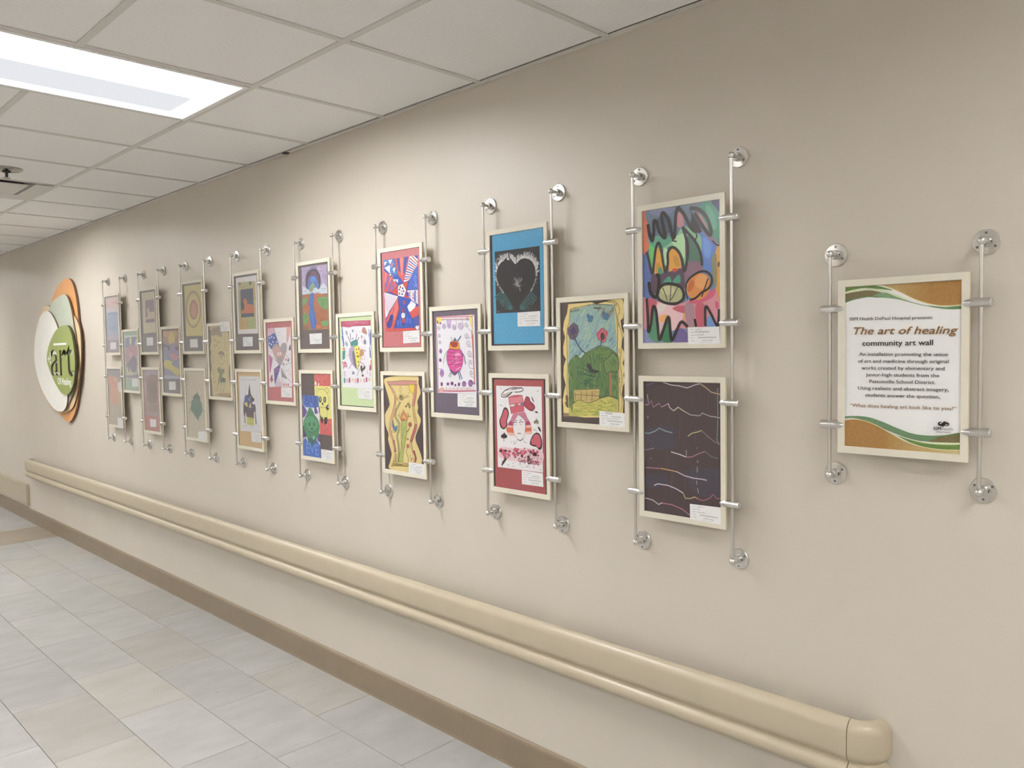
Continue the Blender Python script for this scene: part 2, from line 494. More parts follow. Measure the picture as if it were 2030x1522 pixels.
def end_cap(xc, sgn):
    V, F = [], []
    n, st = len(RP), 12
    for s in range(st + 1):
        a = math.pi / 2 * s / st
        for d, z in RP: V.append(H((xc + sgn * (0.0022 + d * math.sin(a)), -d * math.cos(a) - 0.0006, z)))
    for s in range(st):
        for k in range(n): F.append((s * n + k, s * n + (k + 1) % n, (s + 1) * n + (k + 1) % n, (s + 1) * n + k))
    F += [tuple(range(n)), tuple(range(st * n, st * n + n))]
    me = fixn(mesh('end_cap', V, F, M['rail'], smooth=True)); me.set_sharp_from_angle(angle=math.radians(35))
    link('end_cap', me, hr)
end_cap(X1r, 1); end_cap(X0r, -1)
for x in (-7.9, -6.4, -4.9, -3.4, -1.9, -1.0):
    o = box('bracket', -0.03, 0.03, -0.0465, -0.0005, 0.49, 0.60, M['rail'], hr)
    o.location = H((x, 0, 0))

# flat bumper guard beyond the handrail
bg = empty('bumper_guard', (-10.9, 0, 0.15), 'flat cream bumper board low on the far wall past the handrail end', 'bumper guard')
box('board', XL + 10.92, -8.742 + 10.9, -0.024, -0.0005, 0.006, 0.208, M['rail'], bg, 0.006, 2)
box('end_cap', -8.740 + 10.9, -8.722 + 10.9, -0.025, -0.0005, 0.005, 0.209, M['rail'], bg, 0.005, 2)

# ------------------------------------------------------------------ layered round sign "art of healing"
lg = empty('art_sign', (-7.45, 0, 1.04), 'layered oval wall sign in orange, white and green reading art of healing', 'sign')
def LZ(x, y): return (40 + x * 0.2168, 530 + y * 0.2168)
def panel_pts(pts, d, n=5):
    out = []
    for p in spline(pts, n, True):
        P = on_wall(*LZ(*p), d); out.append((P.x + 7.45, P.z - 1.04))
    return out
def slab(name, pts, d0, d1, mat, parent, edge=None):
    if area(pts) < 0: pts = pts[::-1]
    n = len(pts)
    V = [(x, -d1, z) for x, z in pts] + [(x, -d0, z) for x, z in pts]
    F = [tuple(range(n)), tuple(range(2 * n - 1, n - 1, -1))]
    fm = [0, 0]
    for k in range(n): F.append((k, n + k, n + (k + 1) % n, (k + 1) % n)); fm.append(1 if edge else 0)
    me = fixn(mesh(name, V, F, [mat, edge] if edge else mat, fm))
    return link(name, me, parent)
E_BR = mat_simple('sign_edge_brown', (0.16, 0.085, 0.045), 0.6, 0.05, 20)
SG = {'orange': [(425,100),(470,130),(500,230),(520,360),(530,480),(540,620),(545,900),(530,1180),(500,1330),(455,1412),(425,1405),(360,1330),(300,1200),(262,900),(255,560),(278,350),(310,240),(360,150)],
 'cream': [(240,352),(300,368),(390,385),(480,430),(520,490),(546,580),(556,720),(552,900),(532,1090),(490,1260),(440,1318),(400,1328),(330,1318),(250,1230),(190,1110),(152,960),(142,700),(165,500),(195,390)],
 'sage': [(390,248),(430,270),(465,380),(487,520),(508,650),(518,850),(512,1000),(493,1120),(460,1205),(430,1245),(380,1150),(290,900),(262,600),(258,430),(280,340),(320,290)],
 'white': [(240,398),(280,420),(320,490),(350,580),(400,800),(432,1050),(432,1180),(423,1260),(400,1305),(370,1316),(320,1300),(250,1215),(185,1080),(142,930),(128,800),(135,650),(160,520),(195,430)],
 'green': [(405,530),(440,542),(468,610),(488,720),(500,850),(497,980),(482,1080),(450,1148),(415,1165),(370,1140),(310,1040),(265,930),(243,840),(255,740),(290,640),(340,560)]}
slab('orange_panel', panel_pts(SG['orange'], 0.022), 0.006, 0.022, mat_simple('sign_orange', (0.72, 0.36, 0.14), 0.5, 0.03, 10), lg, E_BR)
slab('cream_panel', panel_pts(SG['cream'], 0.034), 0.0225, 0.034, mat_simple('sign_cream', (0.72, 0.56, 0.36), 0.5, 0.03, 10), lg, E_BR)
slab('sage_panel', panel_pts(SG['sage'], 0.046), 0.0345, 0.046, mat_simple('sign_sage', (0.50, 0.54, 0.44), 0.5, 0.03, 10), lg, E_BR)
slab('white_panel', panel_pts(SG['white'], 0.058), 0.0465, 0.058, mat_simple('sign_white', (0.82, 0.81, 0.76), 0.5, 0.02, 10), lg, E_BR)
M_GR = mat_simple('sign_green', (0.30, 0.345, 0.115), 0.5, 0.04, 10)
M_GE = mat_simple('sign_green_edge', (0.06, 0.06, 0.02), 0.6, 0.04, 10)
def sign_text(name, s, p0, p1, hz, d, mat, bold=0.0, thick=0.002, parent=None, spacing=1.0):
    A = on_wall(*LZ(*p0), d); B = on_wall(*LZ(*p1), d)
    V, F, wd = text2d(s, 0.0, 0.0, spacing)
    sx = (B.x - A.x) / wd
    n = len(V)
    VV = [(A.x + 7.45 + x * sx, -d - thick, A.z - 1.04 + y * hz / 0.73) for x, y in V] + [(A.x + 7.45 + x * sx, -d, A.z - 1.04 + y * hz / 0.73) for x, y in V]
    me = mesh(name, VV, F, mat)
    bm = bmesh.new(); bm.from_mesh(mesh('tmp', VV[:n], F, mat))
    bmesh.ops.remove_doubles(bm, verts=bm.verts, dist=1e-5)
    bmesh.ops.recalc_face_normals(bm, faces=bm.faces)
    ex = bmesh.ops.extrude_face_region(bm, geom=bm.faces[:])
    bmesh.ops.translate(bm, vec=(0, thick, 0), verts=[g for g in ex['geom'] if isinstance(g, bmesh.types.BMVert)])
    bmesh.ops.recalc_face_normals(bm, faces=bm.faces)
    me = bpy.data.meshes.new(name); bm.to_mesh(me); bm.free(); me.materials.append(mat)
    return link(name, me, parent)
M_SW = mat_simple('sign_letter_white', (0.85, 0.85, 0.82), 0.5, 0.01, 10)
# the word "art" is routed right through the green panel: outline plus letter loops filled as one plate
def loops_of(V, F):
    from collections import defaultdict
    key = lambda i: (round(V[i][0], 5), round(V[i][1], 5))
    cnt = defaultdict(int); dirs = {}
    for f in F:
        for k in range(len(f)):
            p, q = key(f[k]), key(f[(k + 1) % len(f)])
            cnt[frozenset((p, q))] += 1; dirs[(p, q)] = 1
    nxt = {}
    for (p, q) in dirs:
        if cnt[frozenset((p, q))] == 1: nxt[p] = q
    out = []
    while nxt:
        p0 = next(iter(nxt)); lp = [p0]; q = nxt.pop(p0)
        while q != p0 and q in nxt: lp.append(q); q = nxt.pop(q)
        if len(lp) > 2: out.append(lp)
    return out
A_ = on_wall(*LZ(284, 985), 0.074); B_ = on_wall(*LZ(492, 980), 0.074)
TV, TF, TW = text2d('art', 0.0, 0.0, 0.94, 4)
sx_, sz_ = (B_.x - A_.x) / TW, 0.345 / 0.73
letter_loops = [[(A_.x + 7.45 + x * sx_, A_.z - 1.04 + z * sz_) for x, z in lp] for lp in loops_of(TV, TF)]
cu = bpy.data.curves.new('green_panel', 'CURVE'); cu.dimensions = '2D'; cu.fill_mode = 'BOTH'; cu.extrude = 0.0078
for lp in [panel_pts(SG['green'], 0.074)] + letter_loops:
    spn = cu.splines.new('POLY'); spn.points.add(len(lp) - 1); spn.use_cyclic_u = True
    for pt, q in zip(spn.points, lp): pt.co = (q[0], q[1], 0, 1)
tmp = bpy.data.objects.new('plate', cu)
tm = tmp.to_mesh()
GV = [(v.co.x, -0.0662 - v.co.z, v.co.y) for v in tm.vertices]
GF = [tuple(p.vertices) for p in tm.polygons]
GM = [0 if abs(p.normal.z) > 0.5 else 1 for p in tm.polygons]
tmp.to_mesh_clear(); bpy.data.objects.remove(tmp); bpy.data.curves.remove(cu)
green = link('green_panel', fixn(mesh('green_panel', GV, GF, [M_GR, M_GE], GM)), lg)
sign_text('lettering', 'Of Healing', (346, 1068), (468, 1076), 0.060, 0.0741, M_SW, 0.012, 0.0015, green)
o = box('rule', -0.17, 0.17, -0.0755, -0.0741, -0.008, 0.008, M_SW, green)
P = on_wall(*LZ(361, 701), 0.075); o.location = (P.x + 7.45, 0, P.z - 1.04)
P = on_wall(*LZ(262, 838), 0.075)
for (dx, dz, sx, sz) in ((0.0, 0.0, 0.030, 0.006), (0.0, 0.0, 0.006, 0.026), (0.045, 0.030, 0.010, 0.026), (0.045, -0.03, 0.010, 0.012)):
    o = box('emblem_mark', -sx, sx, -0.0755, -0.0741, -sz, sz, M_SW, green); o.location = (P.x + 7.45 + dx, 0, P.z - 1.04 + dz)
# ------------------------------------------------------------------ display rods
ROD_D = 0.043
RX = [-1.1615 - 0.3445 * (15 - i) for i in range(16)]
TOPZ, BOTZ = 2.147, 0.979
CLZ = [1.973, 1.672, 1.441, 1.146]

def clamp_me(name, left, right):
    """clamp barrel round the rod axis crossing; left/right True = slotted taper that grips a board on that side"""
    n = 18
    V, F = [], []
    bm = bmesh.new()
    def ring(x, r):
        return [bm.verts.new((x, r * math.cos(2 * math.pi * k / n), r * math.sin(2 * math.pi * k / n))) for k in range(n)]
    xs = []
    xs.append((-0.0185, 0.0112) if left else (-0.0225, 0.0098))
    if not left: xs.append((-0.0210, 0.0112))
    xs.append((0.0, 0.0114))
    if not right: xs.append((0.0210, 0.0112))
    xs.append((0.0185, 0.0112) if right else (0.0225, 0.0098))
    rings = [ring(*q) for q in xs]
    for a, b in zip(rings[:-1], rings[1:]):
        for k in range(n): bm.faces.new((a[k], a[(k + 1) % n], b[(k + 1) % n], b[k]))
    bm.faces.new(rings[0]); bm.faces.new(rings[-1])
    h = 0.0058
    for sx, on in ((-1, left), (1, right)):
        if not on: continue
        for sy in (-1, 1):
            m = 9
            rr = []
            for t, r in ((0.0184, 0.0112), (0.026, 0.0102), (0.032, 0.0088), (0.0365, 0.0072), (0.0378, 0.0064)):
                row = []
                for k in range(m):
                    a = math.pi * k / (m - 1)
                    row.append(bm.verts.new((sx * t, sy * max(h, r * math.sin(a)) if 0 < k < m - 1 else sy * h, math.sqrt(max(r * r - h * h, 1e-7)) * math.cos(a))))
                rr.append(row)
            for a, b in zip(rr[:-1], rr[1:]):
                for k in range(m): bm.faces.new((a[k], a[(k + 1) % m], b[(k + 1) % m], b[k]))
            bm.faces.new(rr[0]); bm.faces.new(rr[-1])
    bmesh.ops.recalc_face_normals(bm, faces=bm.faces)
    me = bpy.data.meshes.new(name); bm.to_mesh(me); bm.free()
    me.materials.append(M['steel'])
    me.polygons.foreach_set('use_smooth', [True] * len(me.polygons)); me.set_sharp_from_angle(angle=math.radians(35))
    return me
CL_L, CL_R, CL_B = clamp_me('clamp', True, False), clamp_me('clamp', False, True), clamp_me('clamp', True, True)
ME_DISC = lathe('wall_flange', [(0.0, 0.0295), (-0.0045, 0.0300), (-0.0065, 0.0285), (-0.0075, 0.0150), (-0.0075, 0.0004)], 'y', M['steel'], 32)
ME_HUB = lathe('hub', [(-0.0070, 0.0125), (-0.0190, 0.0120), (-0.0215, 0.0105), (-0.0215, 0.0055), (-0.0350, 0.0052)], 'y', M['steel'], 20)
ME_BALL = lathe('ball', [(-0.0098 * math.cos(math.pi * k / 12), max(0.0006, 0.0098 * math.sin(math.pi * k / 12))) for k in range(13)], 'z', M['steel'], 20)
ME_SCREW = lathe('screw', [(-0.0066, 0.0034), (-0.0082, 0.0032), (-0.0084, 0.0020), (-0.0072, 0.0012)], 'y', M['screw'], 10)
ME_SET = lathe('set_screw', [(-0.0001, 0.0034), (0.0006, 0.0034), (0.0004, 0.0018), (-0.0010, 0.0016)], 'x', M['black'], 10)

def wall_rod(x, ztop, zbot, clamps, label):
    t = empty('display_rod', (x, -ROD_D, zbot), label, 'display rod', 'metal display rods on the gallery wall')
    L = ztop - zbot
    link('rod', lathe('rod', [(0.004, 0.0046), (L - 0.004, 0.0046)], 'z', M['steel'], 16), t)
    for k, z in enumerate((0.0, L)):
        f = link('wall_flange', ME_DISC, t); f.location = (0, ROD_D, z)
        link('hub', ME_HUB, f)
        ss = link('set_screw', ME_SET, f); ss.location = (0.0122, -0.0135, 0)
        for a in ((90, 210, 330) if k else (270, 30, 150)):
            s = link('screw', ME_SCREW, f); s.location = (0.0215 * math.cos(math.radians(a)), 0, 0.0215 * math.sin(math.radians(a)))
        b = link('ball', ME_BALL, t); b.location = (0, 0, z)
    for z, me in clamps:
        c = link('clamp', me, t); c.location = (0, 0, z - zbot)
    return t

# ------------------------------------------------------------------ framed sheets
FW, FH, BD = 306.0, 446.0, 16.5       # board size and border in mm
D_BACK0, D_BACK1, D_SHEET, D_MAT0, D_MAT1 = 0.0386, 0.0412, 0.0418, 0.0446, 0.0470
LAYER = 0.00003

def homography(src, dst):
    A, B = [], []
    for (x, y), (u, v) in zip(src, dst):
        A.append([x, y, 1, 0, 0, 0, -u * x, -u * y]); B.append(u)
        A.append([0, 0, 0, x, y, 1, -v * x, -v * y]); B.append(v)
    n = 8
    Mx = [r[:] + [b] for r, b in zip(A, B)]
    for i in range(n):
        p = max(range(i, n), key=lambda k: abs(Mx[k][i])); Mx[i], Mx[p] = Mx[p], Mx[i]
        for k in range(n):
            if k != i:
                f = Mx[k][i] / Mx[i][i]
                for j in range(i, n + 1): Mx[k][j] -= f * Mx[i][j]
    h = [Mx[i][n] / Mx[i][i] for i in range(n)] + [1.0]
    return lambda x, y: ((h[0] * x + h[1] * y + h[2]) / (h[6] * x + h[7] * y + h[8]), (h[3] * x + h[4] * y + h[5]) / (h[6] * x + h[7] * y + h[8]))

class Sheet:
    """flat coloured shapes, stacked in drawing order, joined into one sheet of paper"""
    def __init__(self, art, d):
        self.a, self.d = art, d
        self.V, self.F, self.fm, self.mats = [], [], [], []
        self.layer = 0
    def mi(self, col):
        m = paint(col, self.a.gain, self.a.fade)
        if m not in self.mats: self.mats.append(m)
        return self.mats.index(m)
    def raw(self, col, polys):
        """polys: list of mm point lists"""
        i = self.mi(col); self.layer += 1
        y = -(self.d + self.layer * LAYER)
        for j, p in enumerate(polys):
            b = len(self.V)
            yy = y - (j % 12) * 2.2e-6        # overlapping strokes of one colour never share a plane
            if area(p) > 0: p = p[::-1]        # y-down coordinates: make the face look into the corridor
            self.V += [((x - FW / 2) / 1000, yy + ROD_D, (FH - v) / 1000) for x, v in p]
            self.F.append(tuple(range(b, b + len(p)))); self.fm.append(i)
    def p(self, col, *polys): self.raw(col, [[self.a.h(*q) for q in pl] for pl in polys])
    def sp(self, col, *polys): self.raw(col, [[self.a.h(*q) for q in spline(pl, 4, True)] for pl in polys])
    def e(self, col, *es):
        """ellipses (cx, cy, rx, ry[, degrees])"""
        out = []
        for q in es:
            cx, cy, rx, ry = q[:4]; a = math.radians(q[4]) if len(q) > 4 else 0
            out.append([self.a.h(cx + rx * math.cos(t) * math.cos(a) - ry * math.sin(t) * math.sin(a), cy + rx * math.cos(t) * math.sin(a) + ry * math.sin(t) * math.cos(a))
                        for t in [2 * math.pi * k / 18 for k in range(18)]])
        self.raw(col, out)
    def ribbon(self, pts, w, closed=False):
        P = pts; n = len(P); Lf, Rt = [], []
        for i in range(n):
            a = P[(i - 1) % n] if (closed or i) else P[i]
            b = P[(i + 1) % n] if (closed or i < n - 1) else P[i]
            dx, dy = b[0] - a[0], b[1] - a[1]
            l = math.hypot(dx, dy) or 1
            ww = w if not isinstance(w, tuple) else w[0] + (w[1] - w[0]) * i / max(1, n - 1)
            Lf.append((P[i][0] - dy / l * ww / 2, P[i][1] + dx / l * ww / 2)); Rt.append((P[i][0] + dy / l * ww / 2, P[i][1] - dx / l * ww / 2))
        m = n if closed else n - 1
        return [[Lf[i], Lf[(i + 1) % n], Rt[(i + 1) % n], Rt[i]] for i in range(m)]
    def s(self, col, w, *lines, smooth=True, closed=False):
        out = []
        for l in lines:
            q = spline(l, 5, closed) if (smooth and len(l) > 2) else l
            out += self.ribbon([self.a.h(*t) for t in q], w, closed)
        self.raw(col, out)
    def hatch(self, col, w, poly, ang, n, ln, seed=1, jit=12):
        """n short crayon strokes at angle ang (deg, pixel space) inside a polygon"""
        rd = random.Random(seed)
        xs = [q[0] for q in poly]; ys = [q[1] for q in poly]
        def inside(x, y):
            c = False
            for i in range(len(poly)):
                (x1, y1), (x2, y2) = poly[i], poly[(i + 1) % len(poly)]
                if (y1 > y) != (y2 > y) and x < (x2 - x1) * (y - y1) / (y2 - y1) + x1: c = not c
            return c
        out = []; tries = 0
        while len(out) < n and tries < n * 12:
            tries += 1
            x = rd.uniform(min(xs), max(xs)); y = rd.uniform(min(ys), max(ys))
            a = math.radians(ang + rd.uniform(-jit, jit)); l = ln * rd.uniform(0.6, 1.2) / 2
            p0 = (x - math.cos(a) * l, y - math.sin(a) * l); p1 = (x + math.cos(a) * l, y + math.sin(a) * l)
            if inside(*p0) and inside(*p1):
                out += self.ribbon([self.a.h(*p0), self.a.h((p0[0] + p1[0]) / 2 + rd.uniform(-2, 2), (p0[1] + p1[1]) / 2), self.a.h(*p1)], w * rd.uniform(0.6, 1.3))
        self.raw(col, out)
    def text(self, col, s, p0, p1, h=None, bold=0.0, shear=0.0, spacing=1.0):
        a = self.a.h(*p0); b = self.a.h(*p1)
        V, F, wd = text2d(s, 0.0, shear, spacing)
        L = math.hypot(b[0] - a[0], b[1] - a[1]); ux, uy = (b[0] - a[0]) / L, (b[1] - a[1]) / L
        k = L / wd; ky = k if h is None else h / 0.73
        i = self.mi(col); self.layer += 1
        y = -(self.d + self.layer * LAYER)
        e = bold * ky
        for ox, oy in (((-e, 0), (e, 0), (0, -e * 0.6), (0, e * 0.6)) if bold else ((0, 0),)):    # heavier weight: overlapping strokes
            b0 = len(self.V); y -= 6e-6
            for vx, vy in V:
                mx = a[0] + ux * vx * k + uy * vy * ky + ox; my = a[1] + uy * vx * k - ux * vy * ky + oy
                self.V.append(((mx - FW / 2) / 1000, y + ROD_D, (FH - my) / 1000))
            self.F += [tuple(b0 + q for q in f) for f in F]; self.fm += [i] * len(F)
    def scrib(self, col, w, p0, p1, amp, n, seed=0):
        """an illegible hand-written word"""
        rd = random.Random(seed); q = []
        for k in range(n + 1):
            t = k / n
            q.append((p0[0] + (p1[0] - p0[0]) * t, p0[1] + (p1[1] - p0[1]) * t + (amp if k % 2 else -amp) * rd.uniform(0.3, 1.0)))
        self.s(col, w, q)
    def done(self, name):
        me = mesh(name, self.V, self.F, self.mats, self.fm)
        return link(name, me, self.a.t)

class Art:
    def __init__(self, x, ztop, corners, label, gain=1.0, name='framed_artwork', cat='artwork', group='framed artworks on the display rods', fade=0.0):
        self.gain, self.fade = gain, fade
        self.h = homography(corners, [(BD, BD), (FW - BD, BD), (FW - BD, FH - BD), (BD, FH - BD)])
        self.t = empty(name, (x, -ROD_D, ztop - FH / 1000), label, cat, group)
        self.nsheet = 0
        t = self.t
        link('backing_board', ME_BACKB, t); link('window_mat', ME_MAT, t); link('cover_sheet', ME_ACR, t)
    def paper(self, name, col, pts=None):
        """a plain sheet: whole opening when pts is None; returns a Sheet to draw on"""
        self.nsheet += 1
        s = Sheet(self, D_SHEET + 0.00025 * (self.nsheet - 1))
        s.nm = name
        if pts is None: s.raw(col, [[(BD - 5, BD - 5), (FW - BD + 5, BD - 5), (FW - BD + 5, FH - BD + 5), (BD - 5, FH - BD + 5)]])
        else: s.p(col, pts)
        return s
    def card(self, pts, lines=True, over=False, school=True, seed=0, first=None, second=None):
        """white caption card; pts TL TR BR BL in crop pixels"""
        s = Sheet(self, D_MAT1 + 0.0001 if over else D_SHEET + 0.0022)
        s.p('#e9e9ea', pts)
        q = pts
        def at(u, v):
            return tuple((q[0][i] * (1 - u) + q[1][i] * u) * (1 - v) + (q[3][i] * (1 - u) + q[2][i] * u) * v for i in (0, 1))
        g = '#6d6d70'; k = '#55555a'
        if lines:
            for r, v in enumerate((0.13, 0.30, 0.47, 0.64, 0.81)):
                s.s('#8a8a8c', 0.9, [at(0.08, v), at(0.08 + 0.10 + 0.03 * (r % 3), v)])
            amp = abs(at(0, 0.05)[1] - at(0, 0)[1])
            if first: s.text(g, first, at(0.24, 0.16), at(0.24 + 0.055 * len(first), 0.16))
            else: s.scrib(g, 0.7, at(0.24, 0.13), at(0.44, 0.13), amp * 0.8, 9, seed + 1)
            if second: s.text(g, second, at(0.24, 0.33), at(0.24 + 0.036 * len(second), 0.33))
            else:
                s.scrib(g, 0.7, at(0.23, 0.29), at(0.33, 0.29), amp * 0.8, 4, seed + 2)
                if seed % 2: s.scrib(k, 0.8, at(0.48, 0.31), at(0.86, 0.31), amp * 0.8, 17, seed + 3)
            s.scrib(g, 0.7, at(0.27, 0.46), at(0.50 + 0.3 * (seed % 2), 0.46), amp * 0.7, 14, seed + 4)
            if school: s.text('#4a4a4e', 'Drummond Elementary', at(0.32, 0.66), at(0.90, 0.66), shear=0.2)
            else: s.scrib(k, 0.8, at(0.32, 0.64), at(0.88, 0.64), amp * 0.5, 26, seed + 5)
            s.scrib(k, 0.8, at(0.44, 0.80), at(0.60, 0.80), amp * 0.6, 8, seed + 6)
            s.scrib(k, 0.8, at(0.63, 0.80), at(0.78, 0.80), amp * 0.6, 8, seed + 7)
            s.s('#9a9a9c', 0.6, [at(0.38, 0.92), at(0.74, 0.92)])
        s.done('caption_card')

def board(name, d0, d1, mat, hole, edge):
    hw, H = FW / 2000, FH / 1000
    ys = (ROD_D - d1, ROD_D - d0)
    V, F, fm = [], [], []
    if not hole:
        for y in ys:
            V += [(-hw, y, 0), (hw, y, 0), (hw, y, H), (-hw, y, H)]
        F = [(0, 1, 2, 3), (7, 6, 5, 4)]; fm = [0, 0]
        for k in range(4): F.append((k, 4 + k, 4 + (k + 1) % 4, (k + 1) % 4)); fm.append(1)
    else:
        b = BD / 1000
        for y, e in ((ys[0], 0.0), (ys[1], 0.0015)):
            V += [(-hw, y, 0), (hw, y, 0), (hw, y, H), (-hw, y, H), (-hw + b + e, y, b + e), (hw - b - e, y, b + e), (hw - b - e, y, H - b - e), (-hw + b + e, y, H - b - e)]
        for k in range(4):
            k2 = (k + 1) % 4
            F += [(k, k2, 4 + k2, 4 + k), (8 + k, 12 + k, 12 + k2, 8 + k2), (k, 8 + k, 8 + k2, k2), (4 + k, 4 + k2, 12 + k2, 12 + k)]
            fm += [0, 0, 1, 0]
    return fixn(mesh(name, V, F, [mat, edge], fm))
ME_BACKB = board('backing_board', D_BACK0, D_BACK1, M['cream'], False, M['edge'])
ME_MAT = board('window_mat', D_MAT0, D_MAT1, M['cream'], True, M['edge'])
ME_ACR = board('cover_sheet', 0.0474, 0.0484, M['acrylic'], False, M['acrylic'])
ZT = {'t': 2.046, 'm': 1.779, 'b': 1.515}
def col_x(kind, k):
    """k = 1..8 from the far end; middle frames hang between pair k and pair k + 1"""
    i = 2 * (k - 1)
    return (RX[i] + RX[i + 1]) / 2 if kind != 'm' else (RX[i + 1] + RX[i + 2]) / 2
HAZE = {1: 0.30, 2: 0.28, 3: 0.24, 4: 0.14, 5: 0.06}     # reflection haze mixed into the pigments, stronger towards the far end
def art(kind, k, corners, label, gain=1.0): return Art(col_x(kind, k), ZT[kind], corners, label, gain, fade=HAZE.get(k, 0.0))
# ------------------------------------------------------------------ the pictures (coordinates: crop pixels of each board)
K = '#2b2426'
# ---- pair 8
a = art('t', 8, [(60, 210), (778, 95), (773, 1424), (55, 1431)], 'abstract bright painting with thick black zigzag strokes and two ovals, nearest the printed sign', 1.2)
s = a.paper('painting', '#7088ad')
s.p('#5b6fae', [(58, 560), (150, 560), (150, 1010), (58, 1010)])
s.sp('#d9744f', [(60, 212), (110, 212), (150, 290), (120, 340), (116, 480), (112, 555), (60, 590)])
s.sp('#6b7c93', [(100, 206), (350, 165), (600, 128), (570, 330), (420, 350), (350, 470), (130, 490), (108, 330)])
s.sp('#7d86a8', [(130, 205), (340, 170), (330, 220), (180, 250)])
s.sp('#4f5a70', [(180, 300), (300, 250), (330, 380), (230, 430)])
s.sp('#3f9478', [(585, 180), (650, 118), (700, 115), (768, 260), (768, 510), (700, 470), (640, 360)])
s.sp('#5fae92', [(640, 170), (690, 180), (740, 330), (700, 380)])
s.sp('#3b3566', [(690, 112), (776, 98), (774, 215), (735, 180)])
s.sp('#c58a92', [(385, 235), (420, 230), (440, 340), (380, 350)], [(545, 225), (600, 250), (655, 360), (640, 370), (590, 310)])
s.sp('#5d86cf', [(590, 420), (640, 410), (740, 530), (735, 600), (700, 700), (700, 780), (610, 740), (590, 560)])
s.sp('#6f9be0', [(620, 450), (690, 520), (670, 640), (620, 600)])
s.sp('#9a7f96', [(600, 360), (640, 375), (760, 510), (735, 520), (640, 430)])
s.sp('#8cc29a', [(180, 500), (270, 480), (350, 470), (430, 350), (540, 400), (600, 470), (580, 700), (480, 690), (440, 740), (330, 540), (250, 560), (120, 510)])
s.sp('#6fc06a', [(118, 520), (180, 490), (165, 740), (130, 700)])
s.sp('#5ba488', [(110, 470), (260, 430), (330, 480), (200, 560)])
s.sp('#b7dfae', [(330, 490), (440, 420), (450, 600), (420, 640)], [(250, 560), (290, 570), (280, 700), (250, 690)])
s.sp('#4f7a66', [(470, 440), (540, 480), (600, 600), (600, 700), (480, 680), (490, 520)])
s.sp('#6e4f60', [(455, 430), (490, 520), (470, 680), (450, 600)])
s.sp('#8a6a7c', [(470, 690), (560, 670), (612, 740), (480, 830), (430, 860)])
s.sp('#e2a238', [(165, 790), (185, 560), (215, 570), (245, 740), (215, 790)], [(300, 762), (295, 610), (340, 552), (390, 600), (410, 740), (340, 748)])
s.sp('#c99434', [(178, 700), (215, 690), (235, 760), (190, 790)], [(340, 620), (385, 640), (395, 720), (350, 700)])
s.sp('#5d4a5e', [(140, 800), (210, 790), (330, 760), (420, 740), (445, 860), (430, 930), (200, 970), (140, 950)])
s.sp('#d0563f', [(330, 745), (360, 735), (385, 750), (340, 770)])
s.sp('#4a9a82', [(240, 872), (300, 808), (318, 868)], [(330, 860), (392, 792), (402, 868)], [(205, 730), (235, 740), (230, 790), (200, 770)])
s.sp('#dba03f', [(715, 640), (772, 530), (772, 1100), (735, 1080), (718, 960), (740, 870), (725, 760)])
s.sp('#8f8a6a', [(690, 660), (738, 610), (738, 900), (705, 840)])
s.sp('#6a4f3a', [(748, 690), (770, 672), (766, 715), (750, 722)])
s.p('#d18c98', [(60, 1000), (200, 1040), (420, 1060), (600, 970), (740, 940), (770, 1090), (770, 1290), (60, 1300)])
s.sp('#e6bcc0', [(190, 1060), (330, 1080), (410, 1130), (420, 1200), (340, 1310), (200, 1300)])
s.sp('#d8cfc6', [(195, 1075), (270, 1070), (240, 1130), (200, 1140)])
s.sp('#e2a85c', [(205, 1180), (280, 1165), (250, 1230), (215, 1230)], [(420, 1140), (440, 1160), (432, 1230)])
s.sp('#c05a6c', [(95, 1020), (180, 1030), (172, 1080), (150, 1095), (112, 1250), (100, 1180)], [(540, 1080), (625, 1075), (615, 1275), (555, 1280)], [(330, 1100), (430, 1080), (490, 1110), (440, 1150), (360, 1130)])
s.sp('#a78390', [(440, 1080), (520, 1060), (525, 1280), (470, 1280)])
s.sp('#c95a78', [(470, 1050), (600, 990), (725, 925), (700, 1005), (570, 1060)], [(725, 1040), (755, 1060), (750, 1110), (725, 1100)])
s.sp('#8088b5', [(58, 1290), (120, 1360), (180, 1425), (58, 1427)])
s.sp('#4f8a6a', [(150, 1090), (175, 1110), (200, 1290), (195, 1420), (120, 1385), (108, 1330)])
s.sp('#2f7a55', [(225, 1405), (250, 1300), (290, 1190), (305, 1320), (318, 1420)])
s.sp('#6a5f95', [(345, 1425), (360, 1330), (410, 1290), (470, 1350), (470, 1425)])
s.sp('#c9c4b8', [(195, 1270), (225, 1260), (215, 1340), (205, 1340)])
s.sp('#6f93cf', [(650, 1282), (655, 1190), (690, 1185), (742, 1275)])
s.e('#aeb183', (315, 972, 116, 92, 8)); s.e('#c6c497', (290, 940, 60, 40, 0))
s.e('#d48a3f', (572, 905, 108, 130, 28)); s.e('#de9c58', (600, 860, 60, 70, 30)); s.e('#c4692f', (500, 900, 26, 60, 20))
s.s(K, 11, [(110, 330), (125, 420), (150, 485), (165, 400), (165, 305), (190, 310), (215, 400), (270, 455), (250, 340), (237, 245), (262, 230), (305, 310), (345, 465), (362, 340), (368, 235), (388, 185), (412, 200), (450, 250), (495, 345), (545, 400)])
s.sp(K, [(490, 180), (560, 300), (605, 400), (530, 400), (500, 345), (512, 250)])
s.s(K, 11, [(495, 182), (580, 195), (650, 265), (690, 380), (682, 430), (640, 385), (598, 320), (540, 225)])
s.s('#3a3638', 8.5, [(92, 585), (112, 640), (145, 785), (163, 680), (180, 560), (205, 500), (230, 560), (250, 700), (270, 772), (290, 690), (290, 600), (320, 545), (360, 552), (400, 600), (425, 680), (440, 765), (462, 690), (475, 560), (452, 430), (430, 360), (480, 412), (540, 482), (580, 560), (600, 640), (605, 712)])
